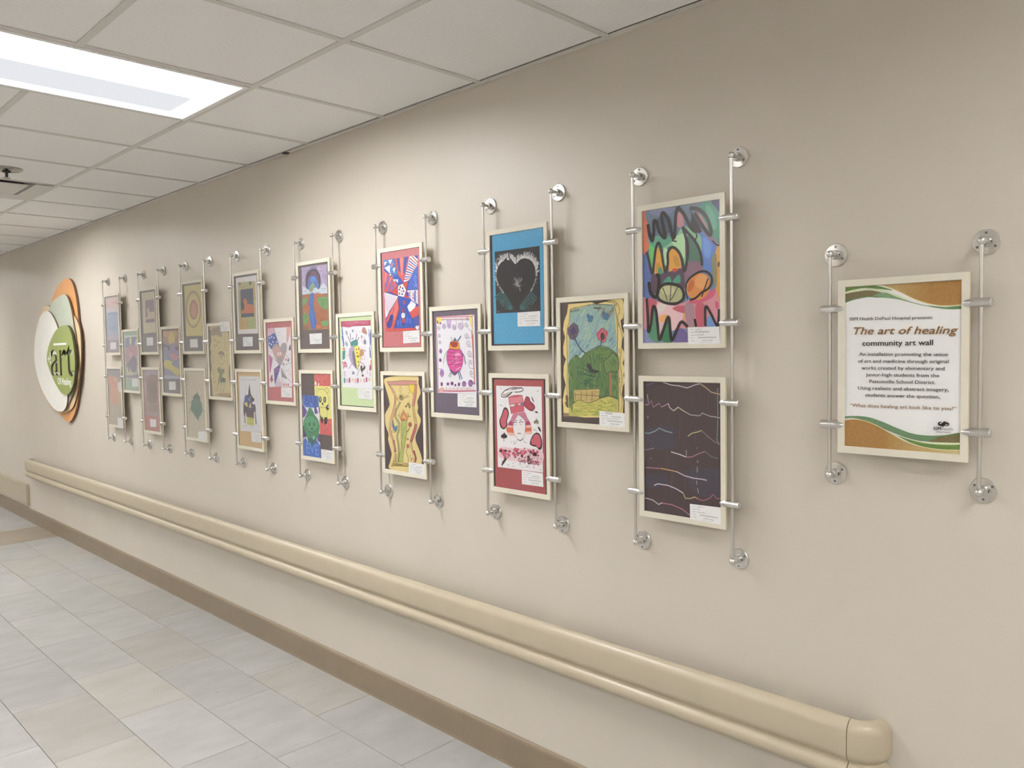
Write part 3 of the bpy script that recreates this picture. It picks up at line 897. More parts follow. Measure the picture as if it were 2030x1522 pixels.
s.s(K, 4, [(545, 400), (560, 440), (535, 490)], [(330, 480), (375, 490)], [(700, 480), (740, 520), (768, 522)])
s.s(K, 9, [(205, 930), (250, 885), (320, 880), (400, 905), (432, 960), (425, 1020), (370, 1060), (290, 1060), (215, 1030), (190, 980)], closed=True)
s.s('#3f3a33', 3, [(240, 915), (262, 970), (282, 1035)], [(318, 895), (308, 1030)], [(380, 905), (335, 1000), (300, 1040)])
s.s(K, 6.5, [(460, 870), (500, 820), (580, 770), (650, 770), (695, 825), (680, 900), (640, 940), (600, 960), (545, 1010), (490, 1030)])
s.s(K, 4, [(460, 870), (455, 950), (470, 1020)], [(600, 1000), (660, 830)])
s.s(K, 12, [(115, 860), (130, 960), (180, 1000), (205, 900), (205, 805), (180, 805)])
s.s(K, 9.5, [(92, 1010), (100, 1150), (105, 1325), (130, 1240), (150, 1092), (175, 1120), (190, 1250), (205, 1400), (240, 1310), (290, 1182), (305, 1290), (320, 1405), (370, 1300), (412, 1232), (468, 1280)])
s.s(K, 8, [(632, 1275), (635, 1092), (680, 1150), (742, 1270), (756, 1190), (758, 1115)], [(533, 1205), (545, 1278)])
s.done('painting')
a.card([(475, 1284), (768, 1278), (772, 1436), (476, 1440)], over=True, seed=2, second='Kindergarten')

a = art('b', 8, [(262, 128), (820, 143), (825, 1158), (272, 1068)], 'dark brown chalk drawing of thin jagged horizontal lines, below the zigzag painting', 1.15)
s = a.paper('drawing', '#4a3c40')
s.sp('#46404e', [(270, 480), (480, 470), (470, 620), (270, 600)], [(560, 780), (820, 780), (820, 950), (640, 950)], [(280, 820), (420, 800), (430, 880), (300, 900)])
s.hatch('#58494c', 1.6, [(270, 140), (818, 150), (818, 1020), (275, 1040)], 90, 60, 120, 5, 3)
c1 = '#b9a7b4'
s.s('#554f78', 3, [(275, 160), (340, 142)])
s.s('#bcaebd', 3.2, [(400, 137), (460, 158), (520, 165), (575, 180), (640, 155), (668, 150)], smooth=False)
s.s('#b39d72', 3.4, [(668, 148), (720, 185), (750, 212), (815, 228)], smooth=False)
s.s('#a87f98', 3, [(270, 300), (295, 300), (318, 270), (330, 318), (375, 290), (392, 318), (440, 292)], smooth=False)
s.s('#c0b0c4', 3.2, [(440, 292), (450, 322), (478, 345), (512, 318)], smooth=False)
s.s('#c8bb96', 2.8, [(478, 345), (512, 320), (540, 340), (560, 352)], smooth=False)
s.s('#a9a4a2', 2.8, [(560, 352), (600, 375), (665, 382), (685, 362), (740, 385), (820, 398)], smooth=False)
s.s('#8aa2a6', 3, [(270, 505), (300, 508), (345, 492), (375, 470), (420, 492), (470, 505)], smooth=False)
s.s('#c3b184', 2.8, [(582, 530), (610, 508), (655, 498), (680, 488)], smooth=False)
s.s('#8f7780', 2.4, [(680, 488), (725, 532), (780, 575), (820, 582)], smooth=False)
s.s('#8e8694', 2.2, [(270, 628), (310, 622), (340, 615)], smooth=False)
s.s('#d0c9c4', 3.2, [(460, 642), (520, 660), (570, 680)], smooth=False)
s.s('#a9738c', 2.8, [(570, 680), (610, 680), (660, 655), (705, 640)], smooth=False)
s.s('#74787f', 2.2, [(705, 640), (750, 678), (800, 690)], smooth=False)
s.s('#b4788a', 2.8, [(278, 755), (380, 762), (400, 762)], smooth=False)
s.s('#c9a06a', 3, [(390, 762), (440, 772), (500, 785)], smooth=False)
s.s('#c9bcd0', 3, [(500, 785), (560, 815), (620, 832), (680, 840), (718, 848)], smooth=False)
s.s('#cfbfd0', 3.2, [(340, 885), (365, 873), (440, 885), (500, 910), (548, 940)], smooth=False)
s.s('#b8a579', 3, [(548, 940), (565, 978), (600, 980), (632, 968), (650, 980)], smooth=False)
s.s('#a8607e', 3, [(650, 980), (690, 995), (740, 978), (765, 950), (790, 980), (820, 982)], smooth=False)
s.s('#c6bcc2', 3, [(275, 975), (330, 990), (372, 1022), (400, 1010)], smooth=False)
s.s('#b06f88', 3, [(400, 1012), (470, 1025), (540, 1055), (598, 1100)], smooth=False)
s.s('#7d8a8a', 2.5, [(795, 180), (798, 400), (792, 560), (805, 595)], smooth=False)
s.s('#b9b4b4', 1.6, [(288, 225), (298, 285)], [(295, 380), (292, 400)], [(312, 690), (318, 690)], [(650, 705), (656, 720)], [(650, 750), (650, 790)], [(645, 850), (648, 880)], [(652, 905), (660, 940)], [(645, 612), (648, 618)], [(572, 630), (572, 672)])
s.done('drawing')
a.card([(603, 1016), (824, 1043), (826, 1168), (605, 1126)], over=True, seed=4)

# ---- between 7 and 8
a = art('m', 7, [(92, 135), (768, 82), (777, 1443), (105, 1392)], 'crayon landscape of flowers and green hills on torn yellow paper, right of the black heart', 1.1)
s = a.paper('backing_sheet', '#574a49'); s.done('backing_sheet')
s = a.paper('drawing', '#e3cd86', [(175, 150), (300, 140), (420, 128), (470, 150), (560, 118), (640, 95), (700, 85), (745, 90), (755, 130), (762, 200), (752, 290), (725, 320), (735, 400), (760, 470), (745, 520), (735, 600), (760, 650), (768, 700), (745, 770), (770, 830), (752, 900), (775, 960), (748, 1010), (735, 1100), (755, 1180), (745, 1300), (640, 1330), (520, 1345), (350, 1345), (200, 1330), (120, 1325), (120, 1230), (112, 1160), (130, 1060), (145, 1000), (120, 900), (125, 800), (148, 730), (122, 680), (120, 600), (140, 500), (118, 420), (130, 330), (160, 250)])
s.p('#8f7a5c', [(120, 1295), (180, 1300), (260, 1330), (340, 1345), (200, 1332), (118, 1335)])
sky = [(195, 215), (440, 150), (660, 150), (692, 700), (520, 660), (350, 730), (250, 760), (172, 810), (178, 500), (190, 330)]
s.p('#93b3ac', sky)
s.hatch('#6f9cc0', 2.0, sky, -62, 130, 90, 11); s.hatch('#c3d29a', 1.8, sky, -62, 80, 80, 12); s.hatch('#4f7fae', 1.8, [(180, 520), (690, 480), (690, 640), (520, 590), (350, 660), (180, 740)], -55, 60, 60, 13)
s.hatch('#8d6c4a', 2.0, [(440, 150), (660, 150), (680, 280), (500, 320)], -70, 46, 70, 14)
s.hatch('#6a5138', 1.4, [(430, 155), (540, 150), (540, 210), (430, 220)], 10, 10, 70, 16)
hill = [(170, 800), (200, 740), (255, 686), (300, 725), (360, 665), (500, 588), (600, 610), (695, 680), (700, 1160), (600, 1120), (500, 1150), (400, 1190), (280, 1160), (180, 1230)]
s.p('#5d7d4c', hill)
s.hatch('#3f6a45', 2.4, hill, 85, 150, 90, 21, 20); s.hatch('#8aa35a', 1.8, hill, 85, 80, 80, 22); s.hatch('#2f5a4a', 2.2, [(240, 800), (500, 860), (500, 1030), (280, 1020)], 10, 50, 90, 23)
s.hatch('#6f8f3f', 2, [(360, 680), (500, 600), (690, 690), (560, 720)], -15, 30, 70, 25)
s.p('#c3ab6a', [(230, 1050), (500, 1040), (500, 1150), (400, 1190), (280, 1160), (235, 1180)])
s.hatch('#a48a4a', 1.2, [(235, 1060), (500, 1050), (500, 1145), (400, 1180), (280, 1155), (240, 1160)], 10, 30, 60, 24)
s.p('#b9b35c', [(178, 1240), (280, 1160), (400, 1192), (500, 1148), (600, 1120), (705, 1160), (705, 1300), (500, 1330), (180, 1330)])
fg = [(185, 1245), (280, 1168), (400, 1200), (500, 1155), (600, 1128), (700, 1170), (700, 1300), (500, 1325), (190, 1325)]
s.hatch('#8f9f3e', 2.2, fg, 10, 70, 80, 31, 30); s.hatch('#d7d067', 2.0, fg, 8, 50, 80, 32, 25); s.hatch('#6f8b3c', 1.8, [(180, 1180), (230, 1170), (220, 1320), (180, 1320)], 88, 20, 60, 33)
s.p('#a9744f', [(603, 880), (632, 870), (632, 1118), (608, 1118)])
s.sp('#6f8a50', [(545, 750), (600, 700), (640, 660), (680, 690), (705, 740), (695, 850), (640, 860), (580, 880), (560, 830)])
s.hatch('#4c6f42', 1.8, [(560, 740), (690, 700), (695, 840), (575, 870)], 60, 26, 60, 35)
s.s(K, 1.6, [(170, 800), (200, 740), (255, 686), (300, 725), (360, 665), (500, 588), (600, 610), (695, 680)], [(180, 1240), (280, 1160), (370, 1190), (450, 1172), (540, 1125), (620, 1120), (700, 1150)], [(545, 750), (600, 705), (640, 660), (680, 695), (705, 740), (695, 850), (620, 860), (580, 880), (555, 830), (545, 750)])
s.s(K, 1.4, [(230, 1055), (500, 1040), (498, 1145)], [(245, 1070), (250, 1160)], [(310, 1068), (308, 1165)], [(368, 1062), (360, 1170)], [(425, 1058), (420, 1178)], [(235, 1105), (360, 1110), (498, 1118)], smooth=False)
s.s(K, 1.4, [(195, 210), (185, 330), (160, 450), (165, 800), (160, 1050), (175, 1240)], [(660, 150), (690, 330), (690, 680), (705, 740), (705, 1280)], [(195, 205), (380, 160), (520, 130), (640, 110), (700, 150), (715, 230), (695, 290), (740, 480), (735, 620), (720, 760), (740, 950), (720, 1060), (742, 1180), (725, 1290)])
s.s(K, 1.6, [(668, 140), (690, 170), (668, 150), (695, 140)], [(700, 340), (715, 345), (698, 360), (715, 375), (700, 385)], [(700, 620), (722, 630), (700, 650), (722, 660)], [(705, 920), (722, 940), (705, 960), (722, 980)], [(230, 185), (250, 195), (260, 180)], [(380, 160), (400, 165)], smooth=False)
s.s(K, 1.6, [(545, 118), (640, 125), (665, 140)], [(470, 150), (560, 150), (640, 160)], [(445, 190), (530, 195)], smooth=False)
s.text('#2c2a26', 'Grace', (196, 238), (288, 222))
fl = [(208, 400), (232, 375), (255, 395), (265, 430), (250, 470), (228, 500), (205, 490), (190, 455), (190, 420)]
s.e('#6f6478', *[(x, y, 22, 28) for x, y in fl]); s.s('#3c3548', 1.2, *[[(x + 22 * math.cos(t), y + 28 * math.sin(t)) for t in [k * math.pi / 5 for k in range(10)]] for x, y in fl], closed=True)
s.e('#54486a', (225, 435, 26, 35))
s.s('#3d3a55', 4, [(235, 490), (265, 560), (310, 630), (355, 665)])
s.e('#cf6276', (530, 440, 36, 40), (560, 460, 30, 40), (545, 510, 32, 40), (510, 500, 30, 36), (500, 465, 30, 34)); s.s(K, 1.2, [(478, 470), (510, 430), (530, 402), (560, 420), (582, 450), (560, 490), (572, 530), (540, 552), (515, 530), (490, 515), (478, 470)])
s.e('#4a4a44', (535, 488, 22, 42)); s.s(K, 2.4, [(525, 525), (516, 585)])
for cx, cy in ((402, 295), (568, 270)):
    s.e('#4f7fa6', (cx - 14, cy - 15, 20, 28, -25), (cx + 16, cy - 5, 18, 26, 20), (cx - 8, cy + 22, 16, 20), (cx + 14, cy + 26, 14, 18)); s.s('#2d4f70', 1.2, [(cx - 30, cy - 25), (cx - 10, cy - 42), (cx + 2, cy - 5), (cx + 28, cy - 15), (cx + 25, cy + 18), (cx + 5, cy + 35), (cx - 18, cy + 30), (cx - 10, cy + 5), (cx - 30, cy - 25)])
s.sp('#3c3640', [(365, 800), (395, 772), (415, 800), (430, 835), (490, 850), (488, 868), (440, 872), (400, 850), (385, 825)])
s.s('#3c3640', 1.6, [(425, 870), (420, 902)], [(455, 872), (452, 905)], [(410, 900), (430, 908)], [(442, 902), (462, 908)])
s.sp('#6d5d4a', [(148, 1110), (170, 1120), (172, 1190), (150, 1170)], [(140, 1180), (168, 1190), (175, 1240), (150, 1225)])
s.done('drawing')
a.card([(508, 1274), (775, 1300), (778, 1452), (508, 1430)], over=True, seed=3, first='Grace')

# ---- pair 7
a = art('t', 7, [(57, 205), (641, 100), (663, 1428), (88, 1446)], 'black heart drawing mounted on bright blue paper', 1.0)
s = a.paper('mount', '#3d3840'); s.done('mount')
s = a.paper('backing_sheet', '#4ba3cf', [(78, 190), (626, 100), (648, 1408), (112, 1422)]); s.done('backing_sheet')
s = a.paper('drawing', '#2b2b31', [(108, 390), (594, 316), (607, 1048), (131, 1082)])
pr = random.Random(3)
heart = [(335, 525), (300, 490), (240, 480), (180, 510), (140, 580), (132, 660), (150, 740), (210, 840), (270, 930), (342, 1045), (410, 950), (480, 850), (535, 740), (553, 640), (545, 560), (510, 490), (450, 460), (390, 470)]
hs = spline(heart, 6, True)
def rays(cols, lo, hi, yr, seed, n, w=3.0):
    rd = random.Random(seed)
    for c in cols:
        L = []
        for _ in range(n):
            p = hs[rd.randrange(len(hs))]
            if not (yr[0] < p[1] < yr[1]): continue
            v = Vector((p[0] - 342, p[1] - 690)).normalized()
            if p[1] < 600: v = (v + Vector((0, -1.2))).normalized()
            l = rd.uniform(lo, hi)
            q0 = (p[0] - v.x * 8, p[1] - v.y * 8); q1 = (p[0] + v.x * l, p[1] + v.y * l)
            q1 = (min(590, max(112, q1[0])), min(1036, max(q1[1], 400 - (q1[0] - 112) * 0.15)))
            L.append([q0, q1])
        s.s(c, w, *L, smooth=False)
rays(['#6c6c70', '#98989a', '#c4c4c4'], 30, 85, (400, 620), 5, 170, 4.2)
rays(['#8a8a8c', '#c9c9c8'], 8, 26, (560, 820), 6, 110, 3.4)
rays(['#2f5c5e', '#3f7d7c', '#356a6a'], 40, 120, (820, 1010), 7, 260, 4.5)
rays(['#d9d9d8'], 10, 30, (430, 600), 9, 170, 5)
rays(['#cfd0cf'], 6, 18, (780, 850), 10, 120, 4)
s.raw('#242428', [[a.h(*q) for q in hs]])
cl = []
for k in range(46):
    an = pr.uniform(0, 2 * math.pi); l = pr.uniform(20, 85)
    cl.append([(355 + pr.uniform(-12, 12), 745 + pr.uniform(-20, 20)), (355 + l * 0.8 * math.cos(an), 745 + l * 1.1 * math.sin(an))])
s.s('#47474b', 3, *cl, smooth=False)
s.s('#7e7e80', 3, *[[(355 + pr.uniform(-10, 10), 745 + pr.uniform(-25, 25)), (355 + pr.uniform(-45, 40), 745 + pr.uniform(-70, 40))] for _ in range(16)], smooth=False)
s.s('#a3a3a3', 3, [(348, 690), (360, 770)], [(335, 740), (380, 775)], [(405, 680), (395, 720)], [(380, 790), (390, 830)], [(370, 730), (340, 770)], smooth=False)
s.s('#9a9a9c', 1.4, [(142, 1050), (165, 1070)], smooth=False)
s.done('drawing')
a.card([(363, 1070), (606, 1048), (608, 1215), (365, 1224)], seed=1)

a = art('b', 7, [(63, 98), (641, 110), (664, 1398), (86, 1306)], 'ink drawing of a girl in a pink hat on red paper below the black heart', 1.05)
s = a.paper('mount', '#453a3c'); s.done('mount')
s = a.paper('backing_sheet', '#a85055', [(78, 118), (614, 124), (643, 1395), (100, 1308)]); s.done('backing_sheet')
s = a.paper('drawing', '#e6e4e7', [(102, 188), (592, 197), (612, 1150), (124, 1088)])
P1, P2 = '#c8586c', '#d9808e'
s.sp('#e3c3cc', [(150, 870), (300, 880), (590, 900), (595, 1060), (440, 1040), (150, 990)])
s.s(K, 3, [(158, 295), (165, 310), (220, 310), (280, 255)], [(158, 290), (200, 240), (280, 208), (330, 212), (300, 225)], [(300, 258), (360, 255), (395, 235), (380, 212), (330, 212)])
s.sp('#b7a3a6', [(165, 290), (200, 285), (270, 260), (215, 305)]); s.sp('#9a8a8d', [(262, 208), (325, 210), (300, 228), (265, 225)])
s.s(K, 1.2, [(165, 290), (270, 258), (215, 308)], [(205, 240), (300, 228), (390, 212)])
s.p(P2, [(234, 318), (386, 292), (402, 360), (405, 470), (265, 500), (245, 400)]); s.p(P1, [(250, 425), (405, 398), (406, 472), (268, 500)])
s.sp('#c86a7a', [(234, 318), (300, 290), (386, 293), (320, 318)])
s.p('#d8d5c8', [(248, 395), (300, 388), (300, 418), (252, 425)]); s.p('#e5cfa0', [(345, 380), (365, 378), (366, 400), (346, 402)]); s.p('#6a82b8', [(366, 377), (398, 374), (398, 396), (368, 398)])
s.s('#7a2f40', 1.4, [(234, 318), (386, 292)], [(240, 320), (268, 500)], [(386, 292), (406, 470)], [(248, 396), (400, 372)], [(252, 425), (404, 398)], [(305, 400), (340, 395)], [(322, 380), (324, 430)], smooth=False)
s.sp('#c27a92', [(290, 500), (345, 490), (410, 480), (440, 540), (480, 620), (420, 630), (412, 575), (345, 510), (300, 580), (285, 630), (238, 625), (262, 560)])
s.sp('#a83f6a', [(238, 600), (265, 575), (288, 630), (238, 626)], [(430, 585), (455, 580), (475, 625), (422, 628)])
s.sp('#d56a4a', [(222, 640), (288, 640), (292, 710), (225, 705)], [(420, 640), (478, 640), (485, 695), (422, 700)])
s.sp('#e5b5a5', [(225, 705), (292, 712), (298, 740), (245, 735)], [(422, 698), (488, 692), (485, 720), (430, 720)], [(222, 628), (288, 632), (288, 650), (224, 648)], [(420, 630), (478, 622), (480, 648), (422, 650)])
s.sp('#e6e2e3', [(345, 515), (300, 575), (288, 640), (300, 720), (335, 775), (370, 790), (400, 765), (418, 690), (415, 580), (385, 545)])
s.s('#6a4a50', 1.2, [(345, 505), (300, 575), (288, 640), (300, 720), (335, 775), (370, 790), (400, 765), (418, 690), (415, 580), (345, 505)], [(335, 790), (300, 842)], [(395, 780), (410, 810), (438, 820)])
s.s(K, 2.6, [(335, 778), (368, 795), (398, 768)])
s.s(K, 2.2, [(286, 605), (305, 590), (330, 595)], [(352, 595), (380, 585), (402, 592)], [(310, 575), (332, 570)], [(358, 570), (380, 560)], [(336, 722), (355, 712), (376, 720)])
s.s('#6b5a5e', 1.2, [(303, 600), (308, 622), (326, 620)], [(362, 600), (368, 618), (384, 612)], [(346, 665), (352, 672)])
s.sp(K, [(190, 432), (225, 440), (242, 500), (222, 580), (228, 620), (205, 660), (180, 670), (150, 640), (140, 570), (160, 520)]); s.sp(P1, [(195, 450), (220, 455), (232, 500), (212, 580), (216, 620), (190, 655), (165, 635), (150, 570), (170, 520)])
s.sp('#8f3045', [(430, 305), (462, 318), (475, 360), (505, 385), (525, 430), (490, 468), (440, 445), (402, 400), (410, 350)]); s.sp('#a94055', [(432, 325), (455, 335), (468, 370), (500, 400), (510, 430), (485, 450), (440, 430), (412, 395), (420, 355)])
s.sp(K, [(545, 705), (580, 730), (600, 800), (596, 880), (570, 895), (540, 865), (500, 855), (470, 830), (480, 780), (505, 730)]); s.sp(P1, [(545, 720), (575, 745), (590, 805), (585, 855), (560, 875), (530, 845), (495, 838), (482, 800), (495, 770), (515, 735)])
s.e(K, (178, 748, 20, 22), (205, 748, 20, 22), (192, 728, 10, 20)); s.s(K, 3, [(190, 760), (190, 806)], [(200, 708), (198, 740)])
s.sp(K, [(555, 640), (575, 650), (592, 695), (570, 680)], [(488, 300), (500, 330), (518, 370), (495, 345)], [(520, 475), (545, 470), (555, 490), (535, 485)])
s.e('#8a8450', (522, 590, 9, 18), (545, 575, 12, 16), (553, 590, 10, 16)); s.s(K, 1.4, [(538, 540), (540, 615)], [(515, 590), (535, 570), (530, 605)], [(548, 575), (560, 590), (545, 605)])
s.s('#4a4044', 1.4, [(142, 398), (155, 405), (172, 408)], [(510, 685), (520, 668), (545, 690)], [(265, 815), (275, 805)], [(295, 800), (303, 820), (298, 830)], [(545, 255), (562, 235)], [(150, 210), (165, 228)])
rd = random.Random(8)
s.e('#c95a72', *[(rd.uniform(150, 575), rd.uniform(885, 960) + 0.0, rd.uniform(10, 28), rd.uniform(8, 22)) for _ in range(26)])
s.e('#b03a55', *[(rd.uniform(160, 575), rd.uniform(880, 985), rd.uniform(5, 13), rd.uniform(6, 12)) for _ in range(26)])
s.e(K, (210, 908, 16, 12), (385, 965, 12, 14), (455, 972, 14, 14), (525, 945, 22, 20), (485, 925, 9, 9), (345, 935, 9, 9))
s.s(K, 1.8, *[[(x, y), (x + rd.uniform(-14, 14), y + rd.uniform(4, 22))] for x, y in [(rd.uniform(150, 590), rd.uniform(890, 1000)) for _ in range(30)]])
s.sp(K, [(205, 985), (215, 1000), (185, 1050), (165, 1075), (175, 1035)]); s.s(K, 1.6, [(185, 1050), (225, 985)], [(172, 1015), (180, 1065)])
s.s('#b04560', 2, *[[(x, y), (x + rd.uniform(-10, 10), y + rd.uniform(-10, 16))] for x, y in [(rd.uniform(250, 590), rd.uniform(980, 1110)) for _ in range(24)]])
s.text('#a03850', 'Cndy', (345, 1030), (432, 1040), bold=0.01); s.text('#6a2035', 'B', (450, 1050), (485, 1052), bold=0.02); s.text('#a03850', 'lue', (495, 1060), (570, 1062), bold=0.01); s.s(K, 1.6, [(445, 1000), (485, 1000), (490, 1050), (452, 1052), (445, 1000)], smooth=False)
s.s(K, 2, *[[(x, y), (x + rd.uniform(6, 16), y + rd.uniform(-8, 10))] for x, y in [(232, 1062), (290, 1045), (360, 1058), (385, 1090), (430, 1085), (515, 1095), (585, 1115), (590, 1000), (165, 965)]])
s.done('drawing')
a.card([(385, 1124), (614, 1156), (621, 1308), (388, 1277)], seed=5)

# ---- between 6 and 7
a = art('m', 6, [(55, 140), (610, 100), (634, 1415), (87, 1383)], 'pink beetle drawing with purple spiral border on violet grey paper', 1.0)
s = a.paper('backing_sheet', '#6b6273'); s.done('backing_sheet')
s = a.paper('drawing', '#e6e5ec', [(92, 210), (560, 180), (590, 1150), (122, 1140)])
s.p('#e8b9cd', [(92, 210), (560, 180), (561, 200), (95, 230)], [(118, 1115), (585, 1100), (586, 1122), (120, 1142)])
s.p('#e0cfd0', [(170, 225), (500, 215), (500, 255), (170, 250)], [(160, 1085), (540, 1070), (545, 1105), (160, 1110)])
s.sp('#e8d77a', [(100, 225), (165, 215), (170, 255), (130, 300), (110, 290)], [(500, 200), (535, 195), (540, 350), (520, 330)])
s.s('#b23f57', 3.2, [(97, 215), (115, 600), (130, 1138)], [(130, 1115), (350, 1118), (578, 1110)], smooth=False)
s.s('#c8744a', 5, [(530, 380), (545, 600), (558, 850)], [(545, 420), (565, 1000)], smooth=False); s.s('#b23f57', 2, [(536, 185), (560, 980)], [(95, 215), (535, 205)], smooth=False)
def spiral(cx, cy, r, turns=2.2, ph=0.0):
    return [(cx + r * (1 - t / 22) * math.cos(ph + t / 22 * turns * 2 * math.pi), cy + 1.35 * r * (1 - t / 22) * math.sin(ph + t / 22 * turns * 2 * math.pi)) for t in range(21)]
for cx, cy, r in ((195, 325, 25), (258, 325, 22), (315, 335, 24), (395, 320, 34)): s.e('#d9c9e2', (cx, cy, r, r * 1.3))
s.p('#cbb2da', [(228, 250), (285, 245), (280, 320), (232, 330)])
pur = '#6d4a80'
s.s(pur, 1.5, *[spiral(*q) for q in ((195, 325, 26), (258, 325, 22), (318, 335, 26), (395, 318, 36), (130, 345, 20), (138, 440, 18), (146, 520, 18), (155, 630, 20), (152, 738, 18), (172, 895, 26), (478, 232, 16), (465, 305, 24), (470, 440, 28), (490, 530, 32), (505, 655, 30), (515, 760, 24), (525, 890, 24))])
s.s(pur, 1.4, [(228, 250), (235, 300)], [(335, 225), (345, 300), (325, 380)], [(400, 225), (430, 300), (410, 375)], [(478, 320), (500, 365), (535, 375)], [(490, 575), (535, 575)], [(490, 690), (520, 700), (555, 690)], [(490, 780), (510, 835), (560, 840)], [(510, 930), (555, 950)], [(450, 465), (500, 470), (545, 450)], [(165, 245), (500, 240)], [(125, 850), (165, 845)])
s.e('#b48cc4', (172, 900, 26, 52), (155, 632, 16, 34)); s.s(pur, 2, spiral(172, 895, 24), spiral(155, 630, 15))
s.e('#7d3f86', (245, 1032, 16, 20), (295, 1025, 18, 24), (335, 1045, 12, 16), (378, 1035, 14, 24), (440, 1030, 25, 34), (518, 1020, 28, 42), (170, 1035, 14, 26), (180, 1095, 18, 20), (150, 290, 10, 14), (115, 275, 8, 20), (152, 742, 14, 24))
s.s('#c9a6d2', 1.6, spiral(440, 1030, 18), spiral(518, 1020, 20)); s.s(pur, 2, spiral(560, 1015, 14))
s.s(pur, 1.2, [(225, 1055), (228, 1105)], [(270, 1060), (268, 1105)], [(320, 1060), (315, 1105)], [(365, 1060), (360, 1105)], [(420, 1065), (410, 1105)], [(470, 1065), (480, 1105)], [(500, 1060), (502, 1100)], [(550, 1050), (560, 1100)])
s.sp('#d8b0a0', [(140, 1090), (190, 1075), (195, 1110), (150, 1120)])
s.sp('#d84e9c', [(258, 600), (330, 612), (395, 610), (425, 680), (422, 780), (395, 860), (340, 905), (290, 880), (245, 800), (228, 720), (235, 650)])
s.hatch('#eca6cf', 3, [(245, 640), (400, 640), (420, 760), (385, 860), (290, 860), (240, 760)], -25, 26, 60, 3, 30); s.hatch('#c2337f', 3, [(240, 640), (415, 650), (415, 780), (380, 870), (280, 850), (236, 740)], 5, 16, 40, 4)
s.sp('#6a4a78', [(265, 850), (330, 885), (375, 870), (345, 915), (325, 925), (290, 895)])
s.s('#5a2f62', 1.6, [(258, 600), (235, 650), (228, 720), (245, 800), (290, 885), (325, 925), (360, 890), (400, 850), (425, 760), (424, 680), (395, 612), (330, 615), (258, 600)], [(325, 612), (328, 800)], [(232, 690), (330, 700), (425, 690)], [(235, 735), (330, 745), (425, 735)], [(245, 795), (330, 798), (415, 790)], [(240, 640), (330, 650), (410, 640)])
s.sp('#e59a3a', [(262, 560), (275, 520), (300, 508), (365, 512), (382, 570), (380, 605), (320, 608), (265, 595)]); s.sp('#a33a38', [(272, 525), (310, 515), (362, 525), (355, 575), (310, 585), (280, 560)])
s.s('#6a3a2a', 1.4, [(262, 560), (275, 520), (300, 508), (365, 512), (382, 570), (380, 605), (320, 608), (265, 595), (262, 560)])
s.sp('#3f7a86', [(308, 508), (315, 485), (335, 475), (348, 508)]); s.s('#3a4a58', 1.4, [(310, 505), (325, 472), (350, 508)], [(322, 475), (330, 465), (340, 475)])
s.s('#6a9a92', 3, [(282, 455), (296, 505)]); s.s('#34508f', 5, [(355, 510), (378, 482), (402, 445)])
s.s('#7fae94', 3.4, [(238, 625), (205, 690), (190, 785)]); s.s('#2f3f6a', 4, [(412, 650), (440, 690), (458, 790)])
s.s('#7d8f92', 3.6, [(285, 885), (252, 940)], [(292, 895), (270, 955)]); s.s('#36549c', 4, [(370, 880), (392, 978)], [(385, 875), (415, 970)])
s.done('drawing')
a.card([(365, 1148), (592, 1150), (594, 1312), (367, 1303)], seed=7)

# ---- pair 6
a = art('t', 6, [(70, 168), (575, 93), (610, 1410), (113, 1416)], 'red, white and blue star collage with stripes mounted on red paper', 0.95)
s = a.paper('mount', '#33222a'); s.done('mount')
s = a.paper('backing_sheet', '#c6747a', [(82, 165), (562, 95), (602, 1400), (120, 1405)]); s.done('backing_sheet')
RD, BL, WH = '#d4534f', '#3558b8', '#e9e9ee'
s = a.paper('drawing', BL, [(110, 262), (545, 205), (568, 1165), (150, 1200)])
s.p('#4f7ec4', [(112, 262), (245, 245), (300, 465), (210, 475), (120, 380)])
s.p(WH, [(115, 290), (155, 285), (120, 345)], [(165, 265), (220, 258), (195, 320)], [(120, 365), (192, 330), (190, 440)], [(262, 360), (225, 380), (245, 440)], [(200, 425), (205, 465), (180, 470)])
s.p('#d98a90', [(200, 320), (240, 300), (210, 375)], [(205, 480), (230, 478), (220, 520)], [(250, 475), (285, 465), (270, 510)])
s.p(RD, [(112, 400), (160, 440), (210, 480), (290, 600), (230, 690), (125, 685)]); s.p('#7a68b0', [(160, 470), (185, 480), (160, 600), (130, 680), (130, 600)], [(200, 520), (230, 530), (190, 680), (165, 680)], [(230, 590), (260, 600), (215, 690)])
s.p('#e07d78', [(125, 420), (155, 440), (140, 560), (125, 560)], [(190, 500), (215, 500), (190, 590)])
s.p(BL, [(235, 470), (300, 465), (365, 575), (300, 600), (260, 560)]); s.p(WH, [(230, 520), (268, 520), (258, 555)], [(270, 520), (298, 522), (295, 562), (278, 555)])
s.p(RD, [(248, 245), (440, 220), (365, 560), (300, 465)]); s.p('#3f4fa8', [(275, 245), (310, 240), (330, 440), (300, 400)], [(370, 228), (425, 222), (375, 480), (365, 400)]); s.p('#e8837a', [(320, 240), (360, 235), (350, 470), (335, 470)])
s.p(WH, [(440, 222), (495, 212), (545, 260), (545, 330), (440, 530), (368, 560)])
for k in range(9):
    t0, t1 = k / 9, (k + 0.5) / 9
    def L(t): return (448 + (370 - 448) * t, 235 + (550 - 235) * t)
    def R2(t): return (545 + (440 - 545) * t, 330 + (530 - 330) * t)
    s.p(BL if k % 2 else '#c24a4c', [L(t0), R2(t0), R2(t1), L(t1)])
s.p('#c24a4c', [(470, 222), (480, 215), (545, 290), (545, 312)]); s.p('#3f4fa8', [(505, 210), (520, 208), (545, 240), (545, 262)])
s.p('#3f66c4', [(545, 340), (552, 660), (415, 660), (445, 530), (500, 400)]); s.hatch('#6d92dd', 3, [(430, 630), (530, 420), (548, 640)], 80, 24, 60, 4, 40)
